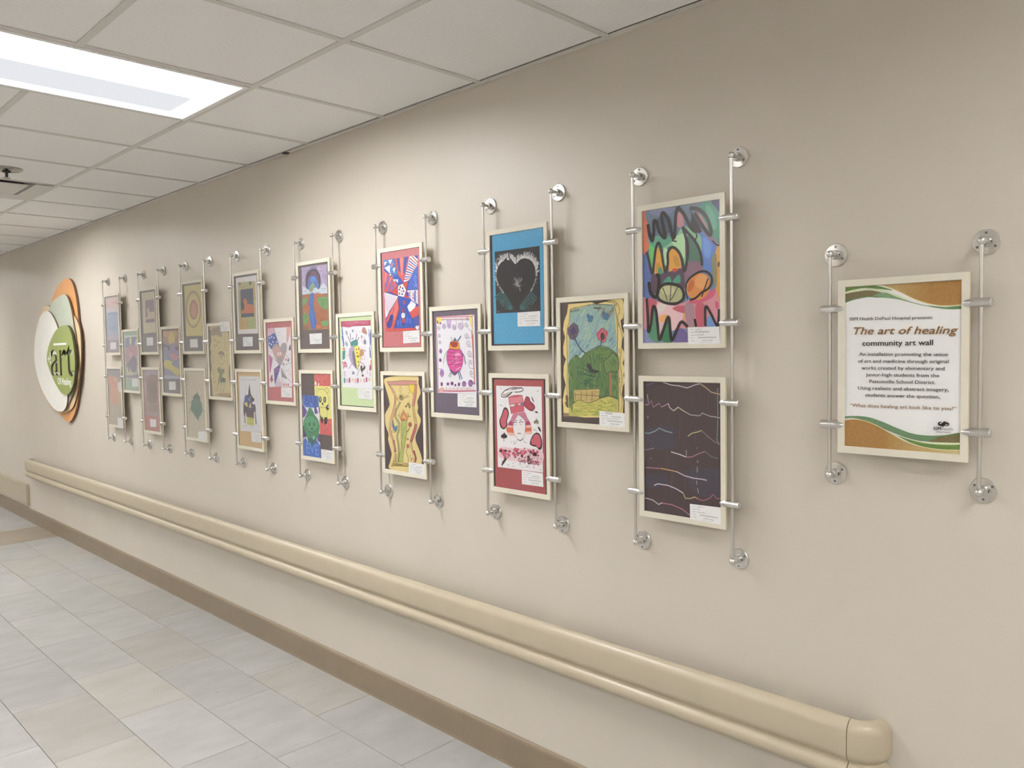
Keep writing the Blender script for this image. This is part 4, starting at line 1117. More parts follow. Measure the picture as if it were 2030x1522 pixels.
s.p(WH, [(412, 668), (552, 662), (556, 855), (465, 785)]); s.p(BL, [(405, 670), (430, 700), (470, 790), (405, 730)], [(508, 670), (522, 668), (525, 820), (508, 810)])
s.e('#d88a88', *[(445 + 50 * (k % 2), 695 + 28 * k // 2 * 1.0, 12, 12) for k in range(7)]); s.s('#8a6a90', 1.2, *[[(x + 12 * math.cos(q), y + 14 * math.sin(q)) for q in [j * math.pi / 4 for j in range(8)]] for x, y in ((455, 690), (460, 720), (490, 695), (492, 730), (535, 690), (535, 730), (538, 770), (495, 770), (540, 810))], closed=True)
s.p(WH, [(125, 690), (300, 745), (145, 1030)])
for k in range(7): s.s('#b070a8', 3, [(140 + k * 22, 700 + k * 7), (132 + k * 6, 830 + k * 28)], smooth=False)
s.p(RD, [(300, 750), (315, 930), (255, 1160), (240, 1200), (150, 1198), (150, 1050)]); s.p('#e07068', [(290, 780), (305, 900), (260, 1060), (190, 1000)])
s.p('#3457b5', [(315, 745), (400, 750), (455, 790), (440, 830), (475, 1010), (545, 1130), (520, 1150), (255, 1165), (300, 1010), (318, 900)]); s.hatch('#5f86da', 3.4, [(310, 1000), (450, 1000), (510, 1130), (275, 1140)], 88, 24, 70, 6)
s.p(RD, [(445, 950), (560, 860), (565, 990), (485, 1035)]); s.p(WH, [(420, 880), (470, 800), (530, 850), (520, 890), (460, 950), (440, 940)]); s.p('#4f5fae', [(500, 1040), (565, 985), (568, 1110), (520, 1130)])
s.p(RD, [(150, 1168), (250, 1165), (520, 1155), (540, 1185), (240, 1200), (150, 1200)])
s.sp(WH, [(515, 1135), (530, 1145), (540, 1120), (552, 1140), (568, 1120), (568, 1165), (545, 1180)])
s.p('#c84348', [(208, 690), (298, 618), (340, 580), (435, 540), (410, 650), (400, 720), (455, 782), (372, 755), (300, 735)])
s.p(WH, [(300, 605), (360, 580), (405, 665), (375, 755), (302, 735)])
s.e('#b54048', (330, 622, 12, 16), (372, 678, 12, 16), (320, 708, 11, 16)); s.e('#2f4f9c', (360, 640, 11, 15), (320, 656, 10, 14), (354, 716, 11, 15)); s.e(K, (345, 678, 7, 10))
s.s('#2c2440', 1.4, [(300, 605), (360, 580), (405, 665), (375, 755), (302, 735), (300, 605)], [(208, 690), (298, 610)], [(435, 540), (405, 665), (560, 862)], [(365, 575), (300, 465), (245, 245)], [(125, 688), (208, 690), (300, 740)], [(405, 662), (552, 660)], [(300, 745), (318, 900), (255, 1160)], [(365, 560), (448, 235)], [(120, 360), (190, 325), (265, 340)], [(190, 440), (300, 465)], smooth=False)
s.sp('#3d4a9a', [(205, 990), (240, 985), (245, 1030), (235, 1070), (220, 1140), (185, 1160), (160, 1130), (165, 1080), (190, 1050)]); s.s('#24243e', 2.5, [(262, 890), (235, 960), (215, 1020)]); s.e('#24243e', (212, 1040, 8, 12)); s.s('#24243e', 2.2, [(180, 1110), (200, 1115)])
s.sp('#8a3c4a', [(352, 905), (380, 900), (385, 965), (358, 965)]); s.e(WH, (370, 995, 25, 36)); s.e(K, (362, 985, 3, 4), (380, 983, 3, 4)); s.sp('#c24a50', [(358, 1040), (390, 1035), (395, 1075), (375, 1100), (360, 1080)]); s.e('#6a3040', (370, 1105, 10, 20)); s.s('#d05058', 2, [(352, 935), (385, 930)])
s.e('#b3485a', (380, 825, 14, 30)); s.e(BL, (430, 810, 30, 40))
s.done('drawing')
a.card([(370, 1200), (578, 1187), (582, 1345), (374, 1358)], seed=6)

a = art('b', 6, [(93, 83), (607, 98), (622, 1424), (105, 1338)], 'torn wavy yellow paper with a garden plant drawing, below the star collage', 0.98)
s = a.paper('backing_sheet', '#54454a'); s.done('backing_sheet')
s = a.paper('drawing', '#e0cb88', spline([(96, 150), (130, 120), (220, 102), (350, 92), (535, 95), (548, 200), (575, 310), (552, 380), (530, 440), (540, 520), (530, 580), (572, 670), (560, 750), (500, 920), (540, 1060), (570, 1150), (575, 1270), (418, 1390), (160, 1340), (165, 1240), (185, 1140), (165, 1050), (140, 940), (148, 870), (112, 760), (102, 640), (110, 590), (160, 500), (165, 450), (140, 340), (110, 230)], 4, True))
s.p('#c98f86', [(135, 170), (250, 165), (360, 155), (530, 165), (525, 210), (400, 215), (260, 218), (150, 205)])
pk, tn = '#b9535f', '#c9a06a'
s.p('#d0a080', [(150, 205), (185, 210), (245, 330), (222, 345)], [(232, 350), (262, 345), (248, 510), (222, 500)], [(222, 505), (250, 515), (200, 700), (168, 690)], [(168, 700), (190, 700), (180, 820), (215, 940), (195, 950), (158, 830)])
s.p('#b25f66', [(200, 950), (225, 945), (248, 1110), (222, 1120), (222, 1050)]); s.p('#c98078', [(505, 215), (530, 205), (520, 350), (495, 500), (465, 495), (485, 360)])
s.p('#cfae72', [(465, 505), (490, 500), (500, 610), (525, 720), (495, 725), (470, 640)]); s.p('#b9616a', [(500, 730), (525, 735), (510, 830), (455, 985), (430, 975), (465, 860)]); s.p('#cfb47a', [(440, 990), (458, 985), (470, 1090), (455, 1095)]); s.p('#b0505e', [(460, 1095), (490, 1090), (515, 1190), (500, 1250), (482, 1250), (490, 1180)])
s.p('#bfa75e', [(205, 1245), (290, 1240), (300, 1260), (415, 1270), (418, 1310), (180, 1305)], [(225, 1120), (250, 1130), (245, 1235), (200, 1240)])
s.sp('#e6cd3f', [(412, 215), (490, 215), (485, 345), (440, 290)])
s.p('#aeb866', [(320, 700), (395, 695), (385, 860), (345, 1100), (335, 1250), (270, 1250), (310, 1050), (312, 850)]); s.hatch('#8f9f4c', 2, [(325, 720), (385, 715), (340, 1100), (300, 1240), (320, 900)], 92, 16, 120, 5)
s.p('#a7a86c', [(300, 440), (320, 445), (260, 560), (250, 640), (300, 720), (295, 830), (270, 900), (290, 1050), (280, 1230), (265, 1230), (270, 1050), (252, 900), (270, 820), (275, 730), (232, 640), (240, 560)])
s.p('#cf8a56', [(300, 660), (348, 545), (410, 650), (395, 690), (320, 695)]); s.p('#e8c07a', [(325, 680), (350, 600), (385, 670)]); s.p('#d0703f', [(338, 680), (352, 640), (370, 678)])
ink = '#5a4a34'
s.e('#c9b878', (322, 375, 40, 50)); s.s(ink, 3, spiral(322, 375, 36, 1.2), spiral(322, 372, 20, 2)); s.e(ink, (322, 372, 5, 7))
s.s(ink, 1.6, [(310, 320), (302, 265), (315, 243), (328, 260), (322, 320)], [(362, 370), (410, 358), (415, 375), (365, 388)], [(280, 385), (262, 395), (275, 425), (300, 435)])
s.e('#c98a5a', (272, 400, 10, 18)); s.s(ink, 1.5, [(300, 440), (240, 560), (232, 640), (275, 730), (270, 820), (252, 900), (270, 1050), (265, 1230)], [(320, 445), (260, 560), (250, 640), (300, 720), (295, 830), (270, 900), (290, 1050), (280, 1235)], [(320, 700), (312, 850), (310, 1050), (270, 1245)], [(395, 695), (385, 860), (345, 1100), (335, 1250)])
s.s(ink, 1.5, [(300, 660), (348, 545), (410, 650), (395, 690), (320, 695), (300, 660)], [(325, 685), (350, 600), (385, 670)], smooth=False)
s.s(ink, 2, [(300, 650), (275, 625), (300, 610), (298, 580)], [(405, 640), (420, 620), (405, 590), (415, 640), (450, 625)], [(320, 690), (345, 670), (355, 690)])
s.s(ink, 1.4, [(135, 170), (250, 165), (360, 155), (530, 165)], [(150, 205), (260, 218), (400, 215), (525, 210)], [(135, 170), (222, 345), (248, 510), (200, 700), (180, 820), (215, 940), (248, 1110)], [(160, 205), (245, 330), (222, 500), (168, 690), (158, 830), (200, 960), (222, 1120)], [(530, 205), (520, 350), (490, 500), (525, 725), (510, 830), (455, 985), (470, 1090), (515, 1190), (500, 1250)], [(505, 215), (465, 495), (495, 725), (430, 975), (455, 1095), (482, 1250)], [(415, 215), (440, 290), (485, 345)], [(180, 1305), (205, 1245), (290, 1240), (415, 1275)], [(180, 1305), (250, 1290), (418, 1310)])
s.sp('#4f7f9c', [(205, 700), (212, 680), (218, 720), (235, 770), (262, 755), (262, 800), (245, 840), (215, 815), (200, 760)]); s.s(ink, 1.5, [(205, 690), (200, 760), (215, 815), (190, 830), (210, 848), (245, 840), (262, 800), (262, 755)])
s.e('#8a8350', (410, 470, 14, 18), (385, 500, 14, 16), (430, 505, 12, 22), (425, 470, 10, 14)); s.s(ink, 1.5, [(375, 505), (400, 490), (408, 455), (418, 490), (450, 485)], [(412, 495), (432, 530)], [(418, 450), (425, 430)])
s.e('#c06a5a', (433, 742, 24, 34)); s.s(ink, 2, spiral(433, 742, 22, 2)); s.s('#6f7040', 4, [(425, 778), (415, 815), (392, 835)]); s.e('#c9824f', (402, 1030, 20, 30)); s.s('#8a5a44', 2, spiral(402, 1030, 18, 2)); s.s('#77743f', 2.4, [(395, 1060), (380, 1110), (405, 1190), (402, 1255)])
s.e('#a79a58', (400, 938, 12, 18)); s.s(ink, 1.4, [(375, 925), (415, 950), (405, 920)]); s.s(ink, 2, [(430, 1150), (445, 1210), (462, 1190), (440, 1240)], [(240, 1130), (250, 1180), (235, 1230)], [(200, 1275), (240, 1270), (300, 1280), (330, 1275)]); s.hatch(ink, 1.0, [(380, 230), (410, 230), (465, 360), (430, 360)], 65, 12, 24, 8)
s.done('drawing')
a.card([(420, 1246), (622, 1275), (626, 1430), (420, 1392)], over=True, seed=9, school=False)
# ---- between 5 and 6
a = art('m', 5, [(88, 122), (567, 92), (600, 1390), (117, 1360)], 'beetle drawing with yellow spotted wing on lime green paper', 0.95)
s = a.paper('mount', '#3a3f34'); s.done('mount')
s = a.paper('backing_sheet', '#c6dba6', [(100, 118), (558, 92), (595, 1372), (133, 1345)]); s.done('backing_sheet')
s = a.paper('drawing', '#e9e6ef', [(122, 175), (538, 155), (565, 1112), (150, 1098)])
s.p('#b8466a', [(122, 175), (538, 158), (540, 236), (300, 245), (240, 260), (125, 250)]); s.hatch('#cf7090', 3, [(130, 190), (530, 170), (535, 228), (135, 240)], -2, 20, 120, 4)
s.hatch('#3d63b8', 4, [(128, 240), (160, 240), (172, 530), (150, 540)], 86, 22, 120, 5, 5); s.hatch('#3d63b8', 4, [(512, 280), (545, 240), (552, 720), (528, 680)], 88, 26, 140, 6, 5)
s.p('#2f9488', [(143, 590), (188, 580), (180, 700), (145, 715)]); s.sp('#d29a58', [(150, 545), (180, 540), (182, 575), (150, 580)], [(540, 715), (555, 715), (555, 775), (542, 770)])
s.hatch('#c54a78', 4, [(146, 730), (215, 735), (218, 840), (150, 855)], 70, 30, 50, 7, 40); s.p('#c9c2d6', [(160, 870), (190, 870), (190, 950), (160, 950)], [(525, 880), (545, 880), (545, 945), (525, 945)]); s.sp('#b03a60', [(530, 790), (552, 780), (550, 850), (528, 860)])
s.sp('#2f8a86', [(262, 470), (290, 445), (345, 430), (365, 470), (355, 510), (300, 530), (262, 515)])
s.sp('#b49cc0', [(245, 560), (275, 530), (320, 530), (355, 830), (300, 790), (260, 720), (242, 640)]); s.sp('#6f6a78', [(285, 620), (310, 600), (345, 810), (305, 770)]); s.sp('#8fc06a', [(310, 540), (325, 540), (360, 830), (345, 825)])
s.sp('#e6de4a', [(318, 540), (365, 518), (395, 560), (408, 650), (390, 750), (362, 832), (335, 700)])
rd = random.Random(5)
s.e('#9a3a2e', (345, 565, 9, 12), (375, 560, 8, 16), (352, 615, 9, 14), (368, 665, 11, 18), (395, 640, 9, 22), (370, 740, 8, 14), (375, 790, 8, 12), (350, 655, 6, 10), (395, 600, 6, 12))
s.s('#3c3c48', 1.6, [(245, 560), (242, 640), (260, 720), (300, 790), (362, 838)], [(365, 518), (395, 560), (408, 650), (390, 750), (362, 838)])
s.s('#2f4f55', 4.2, [(222, 380), (262, 480)], [(255, 340), (266, 440)], [(352, 350), (335, 430)], [(382, 395), (352, 450)]); s.s('#3c3c48', 1.4, [(240, 630), (205, 670)])
s.s('#a8a0b4', 5, [(280, 762), (240, 835)], [(385, 840), (350, 940)]); s.s('#8a6a60', 3, [(395, 740), (440, 770), (460, 800)])
s.sp('#4a4a44', [(400, 800), (425, 790), (430, 830), (460, 790), (468, 830), (440, 860), (420, 885), (402, 850)]); s.e('#4a2028', (432, 930, 14, 18), (422, 895, 6, 8))
s.sp('#b98068', [(420, 300), (440, 255), (470, 280), (492, 350), (460, 350), (425, 330)])
s.e('#8fb6ba', (205, 335, 14, 34, -10), (205, 490, 18, 36, -15)); s.e('#7f8fa0', (292, 308, 12, 20), (300, 895, 18, 24), (462, 462, 20, 36), (418, 390, 8, 26), (460, 580, 8, 16), (292, 415, 10, 12))
s.s('#b0604a', 2, *[[(x, y), (x + rd.uniform(-8, 8), y + rd.uniform(4, 16))] for x, y in [(rd.uniform(400, 470), rd.uniform(360, 710)) for _ in range(34)]]); s.sp('#c08a6a', [(395, 580), (430, 560), (450, 620), (430, 660), (400, 650)])
s.s('#6a4a50', 1.6, *[[(x, y), (x + 4, y + 6)] for x, y in [(rd.uniform(300, 420), rd.uniform(260, 340)) for _ in range(14)]])
s.e('#4a9aa0', (176, 1000, 13, 42)); s.e('#a8345a', (248, 998, 10, 42), (365, 1000, 10, 40), (487, 988, 10, 40)); s.p('#dcb9cc', [(200, 975), (235, 972), (235, 1030), (200, 1032)], [(315, 975), (350, 970), (352, 1035), (316, 1038)], [(438, 970), (470, 968), (472, 1028), (440, 1030)]); s.e('#e2c08a', (290, 990, 10, 22), (405, 1000, 10, 22), (525, 985, 12, 22)); s.s('#4a3a44', 2, [(500, 855), (498, 905)])
s.done('drawing')
a.card([(368, 1108), (568, 1118), (572, 1268), (370, 1255)], seed=11, school=False)

# ---- pair 5
a = art('t', 5, [(70, 163), (511, 95), (560, 1387), (113, 1393)], 'pastel cave and blue river landscape on dark brown paper', 0.95)
s = a.paper('backing_sheet', '#665a5a'); s.done('backing_sheet')
s = a.paper('drawing', '#a9977f', [(115, 185), (488, 135), (525, 1090), (150, 1102)])
s.p('#a898bb', [(115, 185), (488, 138), (500, 560), (130, 580)]); s.hatch('#8a7aa6', 3, [(120, 195), (485, 150), (495, 450), (130, 480)], 70, 40, 80, 3, 40); s.hatch('#c6bcd2', 3, [(120, 195), (485, 150), (495, 450), (130, 480)], 60, 30, 70, 4, 50)
s.sp('#75779c', [(180, 460), (175, 330), (200, 240), (260, 180), (330, 165), (350, 210), (395, 330), (400, 420), (360, 470), (220, 490)])
s.sp('#4a4152', [(188, 460), (188, 340), (215, 260), (290, 210), (350, 235), (395, 330), (395, 430), (375, 500), (220, 500)])
s.sp('#6e4f5c', [(210, 480), (205, 340), (240, 265), (300, 240), (350, 270), (385, 360), (375, 490)])
s.sp('#4c70b4', [(212, 495), (215, 400), (235, 320), (280, 300), (325, 310), (360, 380), (375, 480), (330, 520)])
s.sp('#5a86cf', [(250, 340), (300, 320), (330, 370), (270, 400)])
s.p('#c3cdd8', [(128, 440), (150, 470), (180, 475), (215, 510), (260, 520), (330, 470), (370, 510), (400, 460), (440, 410), (480, 450), (500, 480), (502, 560), (420, 565), (300, 555), (150, 580), (130, 575)]); s.hatch('#9fb0c2', 3, [(140, 490), (500, 480), (500, 555), (140, 570)], -20, 22, 60, 5, 40)
s.sp('#7f977a', [(225, 510), (255, 440), (285, 402), (320, 440), (310, 480), (270, 540)]); s.s('#a8bba0', 3, [(245, 490), (285, 415), (290, 520)])
s.p('#a8653f', [(130, 590), (200, 575), (300, 570), (360, 555), (430, 580), (500, 565), (522, 1085), (152, 1098)]); s.hatch('#8f5434', 3, [(330, 620), (490, 800), (510, 1060), (350, 1060)], 75, 40, 80, 6, 30); s.hatch('#c08055', 3, [(140, 600), (230, 600), (240, 1000), (160, 1040)], 70, 20, 70, 7, 30)
s.sp('#6a9a5a', [(135, 650), (180, 625), (212, 635), (200, 690), (160, 740), (140, 760)], [(355, 650), (390, 620), (500, 622), (505, 780), (450, 790), (390, 740)], [(150, 870), (200, 855), (228, 900), (215, 990), (180, 1015), (150, 1010)], [(410, 990), (450, 965), (510, 965), (515, 1040), (440, 1045)])
s.hatch('#47804a', 2.6, [(370, 640), (500, 635), (500, 770), (420, 750)], 30, 26, 50, 8, 60); s.hatch('#47804a', 2.6, [(155, 880), (215, 880), (210, 980), (160, 1000)], 30, 12, 40, 9, 60)
s.sp('#3f6cb6', [(258, 565), (295, 560), (300, 640), (300, 760), (330, 900), (345, 960), (330, 1070), (295, 1092), (265, 1060), (250, 960), (235, 850), (250, 770), (225, 720), (240, 640)]); s.s('#6a90d0', 3, [(270, 600), (262, 720)], [(270, 820), (290, 960), (300, 1050)])
s.sp('#c4733f', [(345, 1030), (400, 1040), (420, 1065), (350, 1075)], [(440, 1070), (500, 1060), (520, 1085), (450, 1090)]); s.p('#7a6a44', [(155, 1060), (225, 1055), (230, 1098), (155, 1100)])
s.s('#4a3a30', 2, [(188, 460), (188, 340), (215, 260), (290, 210), (350, 235), (395, 330), (395, 430)], [(430, 570), (500, 580)], [(345, 840), (355, 870)], [(418, 960), (450, 950)])
s.done('drawing')
a.card([(245, 1160), (430, 1150), (432, 1308), (256, 1315)], seed=8, school=True)

a = art('b', 5, [(85, 115), (535, 122), (556, 1394), (108, 1330)], 'yellow panda and green bear collage with red and blue panels', 0.98)
s = a.paper('backing_sheet', '#5c4f4f'); s.done('backing_sheet')
s = a.paper('drawing', '#e3dd7d', [(275, 112), (537, 118), (550, 1035), (352, 1010), (340, 700), (282, 440)])
s.p('#d0585a', [(275, 110), (537, 117), (541, 305), (283, 298)], [(348, 790), (545, 782), (550, 1035), (356, 1010)]); s.hatch('#e59a98', 2.6, [(282, 118), (530, 125), (535, 295), (290, 290)], 80, 30, 40, 3, 40); s.hatch('#e59a98', 2.4, [(358, 800), (540, 795), (545, 1020), (362, 1000)], 80, 26, 40, 4, 40); s.hatch('#b8403f', 2.6, [(285, 130), (530, 140), (535, 280), (290, 280)], 85, 14, 60, 5)
s.sp('#f0e6e6', [(288, 280), (292, 230), (308, 250), (312, 285)], [(330, 290), (345, 255), (352, 285)])
s.s('#4a4636', 1.8, [(305, 400), (300, 360), (325, 330), (358, 355), (395, 345), (430, 360), (450, 328), (480, 340), (488, 390), (470, 410), (492, 480), (490, 560), (440, 615), (390, 620), (350, 600)], [(305, 440), (320, 390), (358, 355)], [(470, 410), (430, 362)], [(468, 640), (465, 770)], [(355, 630), (360, 720), (410, 765), (465, 770)])
s.e(K, (365, 502, 22, 45), (432, 502, 22, 45)); s.e('#b8b070', (368, 498, 12, 26), (432, 500, 12, 26)); s.e('#5a5640', (372, 505, 6, 10), (430, 505, 6, 10)); s.e(K, (400, 562, 15, 16)); s.s(K, 1.8, [(388, 590), (402, 594), (416, 590)])
s.sp(K, [(455, 600), (480, 575), (495, 600), (490, 650), (468, 655), (448, 630)], [(355, 730), (380, 760), (402, 775), (400, 840), (380, 848), (368, 800)], [(425, 772), (466, 768), (465, 840), (440, 868), (422, 850)]); s.e('#d9d4cc', (484, 608, 9, 14)); s.p(K, [(342, 610), (358, 620), (352, 720), (344, 680)])
s.done('drawing')
s = a.paper('drawing', '#dedfe8', [(98, 438), (338, 448), (362, 1362), (112, 1322)])
s.p('#3f6cc0', [(98, 438), (338, 448), (344, 612), (280, 625), (140, 615), (105, 560)], [(135, 1055), (215, 1205), (310, 1100), (358, 1180), (362, 1362), (115, 1325), (110, 1110)])
s.hatch('#6f96dc', 2.6, [(105, 450), (335, 460), (340, 600), (120, 600)], 80, 22, 60, 5, 30); s.hatch('#2f56a0', 2.6, [(120, 1160), (350, 1200), (355, 1340), (120, 1315)], 70, 26, 60, 6, 40)
s.p('#5f4594', [(100, 560), (135, 620), (168, 680), (130, 760), (102, 770)], [(285, 560), (325, 680), (330, 700), (285, 720), (272, 650)], [(330, 1010), (355, 1000), (358, 1140), (312, 1100)]); s.p('#3f3a68', [(103, 880), (160, 960), (155, 1050), (106, 1065)])
s.sp('#3f8a5e', [(170, 690), (190, 635), (225, 625), (265, 690), (275, 725), (320, 780), (348, 870), (345, 980), (310, 1080), (260, 1180), (200, 1180), (160, 1060), (120, 930), (112, 830), (140, 760)])
s.sp('#4f9a70', [(150, 770), (230, 745), (300, 790), (330, 880), (240, 970), (170, 930), (140, 850)]); s.sp('#346a70', [(175, 1080), (300, 1090), (250, 1190), (205, 1180)])
s.s('#245a40', 2.2, [(175, 700), (265, 700)], [(150, 770), (225, 735), (300, 780), (335, 880), (300, 960), (230, 985), (170, 940), (140, 850), (150, 770)], [(170, 980), (160, 1060), (230, 1100)], [(200, 1060), (190, 1000), (250, 985)], [(310, 980), (300, 1080)]); s.e('#2f6a4c', (200, 868, 16, 32), (268, 868, 16, 32)); s.e('#245a40', (237, 935, 16, 20)); s.e('#7fc08a', (262, 1065, 16, 28)); s.s('#7fc08a', 2.4, [(120, 870), (150, 800)], [(180, 990), (175, 1040)])
s.text('#2c4f9e', 'BAR', (140, 575), (325, 590), bold=0.02); s.text('#5f8ae0', 'EVE', (150, 1290), (335, 1325), bold=0.02)
s.done('drawing')
a.card([(383, 1228), (555, 1252), (560, 1405), (386, 1372)], over=True, seed=13, school=False)

# ---- between 4 and 5
a = art('m', 4, [(83, 140), (500, 115), (535, 1418), (117, 1383)], 'heart collage of flag and playing card scraps on red paper, under the cave landscape', 0.95)
s = a.paper('mount', '#6a4148'); s.done('mount')
s = a.paper('backing_sheet', '#b96068', [(88, 140), (492, 118), (528, 1408), (120, 1378)]); s.done('backing_sheet')
s = a.paper('drawing', '#e3e0e6', [(112, 235), (470, 215), (495, 1165), (135, 1168)])
s.p('#d8b8cc', [(112, 235), (205, 232), (215, 310), (118, 350)]); s.s('#b95a90', 1.6, *[[(130 + 14 * k, 235), (140 + 13 * k, 325)] for k in range(6)])
s.p('#3a56a8', [(118, 360), (220, 305), (262, 420), (300, 545), (240, 480), (185, 560), (165, 570), (122, 500)])
st = [(145, 385), (175, 370), (212, 385), (195, 450), (140, 475), (170, 490), (255, 450)]
s.p('#dfe4f2', *[[(x, y - 20), (x + 10, y), (x, y + 22), (x - 10, y)] for x, y in st])
s.p('#d9a49a', [(405, 225), (465, 218), (462, 320), (420, 480), (405, 450)]); s.s('#3a4058', 4, [(208, 235), (300, 545)])
rd = random.Random(12)
s.s('#77747f', 1.6, *[[(x, y), (x + rd.uniform(-10, 10), y + rd.uniform(-5, 16))] for x, y in [(rd.uniform(270, 400), rd.uniform(240, 480)) for _ in range(46)]])
s.sp('#c39a96', [(185, 580), (190, 520), (225, 478), (275, 490), (300, 545), (330, 490), (370, 468), (405, 490), (410, 570), (385, 670), (345, 770), (305, 830), (260, 760), (215, 670)])
s.sp('#9c98a0', [(190, 520), (225, 480), (265, 492), (230, 540)], [(310, 580), (340, 500), (385, 478), (405, 540), (370, 640), (330, 610)], [(270, 700), (345, 690), (335, 770), (305, 825), (270, 770)])
s.p('#ddd8d8', [(265, 620), (325, 615), (322, 660), (270, 665)]); s.e('#5a4a50', (296, 637, 8, 8)); s.s('#6a5a62', 1.6, [(185, 580), (190, 520), (225, 478), (275, 490), (300, 545), (330, 490), (370, 468), (405, 490), (410, 570), (385, 670), (345, 770), (305, 830), (260, 760), (215, 670), (185, 580)])
s.p('#b05a90', [(130, 650), (190, 720), (150, 960), (140, 900)]); s.p('#4a4ea0', [(210, 880), (300, 810), (310, 850), (270, 990), (225, 1140), (215, 1050)]); s.p('#c05a90', *[[(232 + 26 * (k % 3), 868 + 40 * (k // 3) + 8 * (k % 3)), (250 + 26 * (k % 3), 862 + 40 * (k // 3)), (248 + 24 * (k % 3), 890 + 40 * (k // 3)), (230 + 24 * (k % 3), 895 + 40 * (k // 3))] for k in range(6)])
s.p('#b8474e', [(165, 985), (185, 970), (190, 1040), (205, 1045), (180, 1080), (172, 1110), (160, 1060), (140, 1055), (158, 1020)]); s.p('#8f8d98', [(318, 860), (365, 960), (420, 1030), (400, 1040), (335, 1010)])
s.p('#dcc6d2', [(225, 1120), (285, 1000), (340, 1130), (340, 1165), (220, 1165)]); s.s('#b098b0', 1.4, *[[(230, 1090 + 14 * k), (335, 1095 + 14 * k)] for k in range(6)], smooth=False)
s.s('#3c3840', 2, [(130, 650), (265, 770)], [(345, 830), (485, 780)], [(320, 860), (350, 1165)], [(400, 660), (478, 740)], [(330, 870), (410, 1020), (480, 1100)], smooth=False)
s.e('#c03f44', *[(x, y, 9, 22) for x, y in ((368, 1130), (402, 1132), (435, 1134), (398, 735))]); s.e('#2f2c34', (460, 560, 14, 30), (465, 525, 10, 26), (435, 745, 12, 24), (360, 800, 10, 14))
s.s('#8a6068', 1.6, *[[(x, y), (x + rd.uniform(-12, 12), y + rd.uniform(6, 20))] for x, y in [(rd.uniform(330, 470), rd.uniform(830, 1060)) for _ in range(34)]], *[[(x, y), (x + rd.uniform(-8, 8), y + rd.uniform(6, 16))] for x, y in [(rd.uniform(125, 215), rd.uniform(570, 690)) for _ in range(14)]]); s.s('#b8474e', 2, *[[(x, y), (x + 5, y + 12)] for x, y in [(445, 640), (400, 700), (410, 720), (150, 1000), (130, 560), (150, 600)]])
s.done('drawing')
a.card([(325, 1172), (494, 1178), (498, 1342), (328, 1330)], seed=10, school=False)

# ---- pair 4
a = art('t', 4, [(62, 148), (452, 88), (505, 1428), (103, 1430)], 'orange sitting cat silhouette on a blue block with olive border, grey mount', 0.92)
s = a.paper('backing_sheet', '#6e6467'); s.done('backing_sheet')
s = a.paper('drawing', '#dddadb', [(90, 178), (430, 130), (468, 1130), (130, 1138)])
s.p('#b9b07c', [(125, 250), (412, 228), (435, 1050), (152, 1060)])
rd = random.Random(2)
s.p('#c2a06c', [(130, 380), (165, 400), (170, 540), (138, 540)], [(390, 260), (410, 255), (418, 520), (395, 500)], [(150, 870), (285, 865), (295, 1052), (153, 1056)]); s.p('#aab078', [(290, 862), (428, 852), (432, 1046), (296, 1050)], [(135, 560), (172, 560), (178, 700), (145, 700)])
s.sp('#9a7a5c', [(130, 260), (165, 250), (180, 290), (140, 300)]); s.p('#5f6f55', [(302, 240), (360, 235), (335, 310), (318, 300)], [(405, 510), (420, 500), (424, 560)])
s.s('#7a7a55', 2, *[[(x, y), (x + rd.uniform(-25, 25), y + rd.uniform(-15, 25))] for x, y in [(rd.uniform(145, 270), rd.uniform(890, 1040)) for _ in range(14)]], [(290, 870), (300, 950), (290, 1050)], [(140, 320), (230, 330), (290, 290)], [(320, 310), (322, 345)], *[[(x, y), (x + rd.uniform(-18, 18), y + rd.uniform(-20, 20))] for x, y in [(rd.uniform(310, 425), rd.uniform(870, 1030)) for _ in range(16)]])
s.p('#525e74', [(168, 375), (375, 352), (398, 835), (183, 850)])
s.sp('#c9704a', [(218, 590), (222, 540), (245, 520), (270, 545), (285, 590), (290, 620), (340, 622), (385, 650), (395, 770), (280, 775), (190, 790), (180, 760), (195, 730), (230, 700), (235, 640)])
s.p('#525e74', [(200, 782), (395, 775), (398, 835), (185, 850)])
s.s('#3f4350', 1.6, [(168, 375), (375, 352), (398, 835), (183, 850), (168, 375)], smooth=False)
s.done('drawing')
a.card([(218, 1192), (382, 1188), (385, 1355), (222, 1357)], seed=14, school=False)

a = art('b', 4, [(70, 95), (462, 100), (492, 1390), (108, 1330)], 'jackal headed Egyptian figure drawing on tan paper', 0.92)
s = a.paper('mount', '#5a4c40'); s.done('mount')
s = a.paper('backing_sheet', '#d2b07c', [(76, 96), (450, 102), (486, 1382), (112, 1325)]); s.done('backing_sheet')
s = a.paper('drawing', '#dcdce0', [(105, 165), (440, 172), (470, 1110), (128, 1095)])
s.scrib('#8a8a92', 1.6, (130, 230), (300, 235), 8, 18, 3); s.scrib('#77777f', 2, (310, 232), (390, 228), 14, 10, 4)
s.s('#9a9aa2', 1.6, *[[(395, 350 + 60 * k), (400, 372 + 60 * k)] for k in range(9)], *[[(130, 420 + 80 * k), (134, 440 + 80 * k)] for k in range(6)], [(155, 1010), (250, 1010)], [(270, 1025), (340, 1028)], [(400, 1030), (420, 1000), (420, 1035)])
navy = '#3b3f52'; plum = '#55444c'
s.p('#e6e4e4', [(215, 300), (255, 430), (248, 495), (215, 490)]); s.s('#55555c', 1.6, [(215, 490), (215, 300), (255, 430)], smooth=False)
s.p('#3f414c', [(275, 288), (295, 470), (330, 530), (355, 555), (352, 590), (310, 615), (270, 560), (252, 490), (258, 430)])
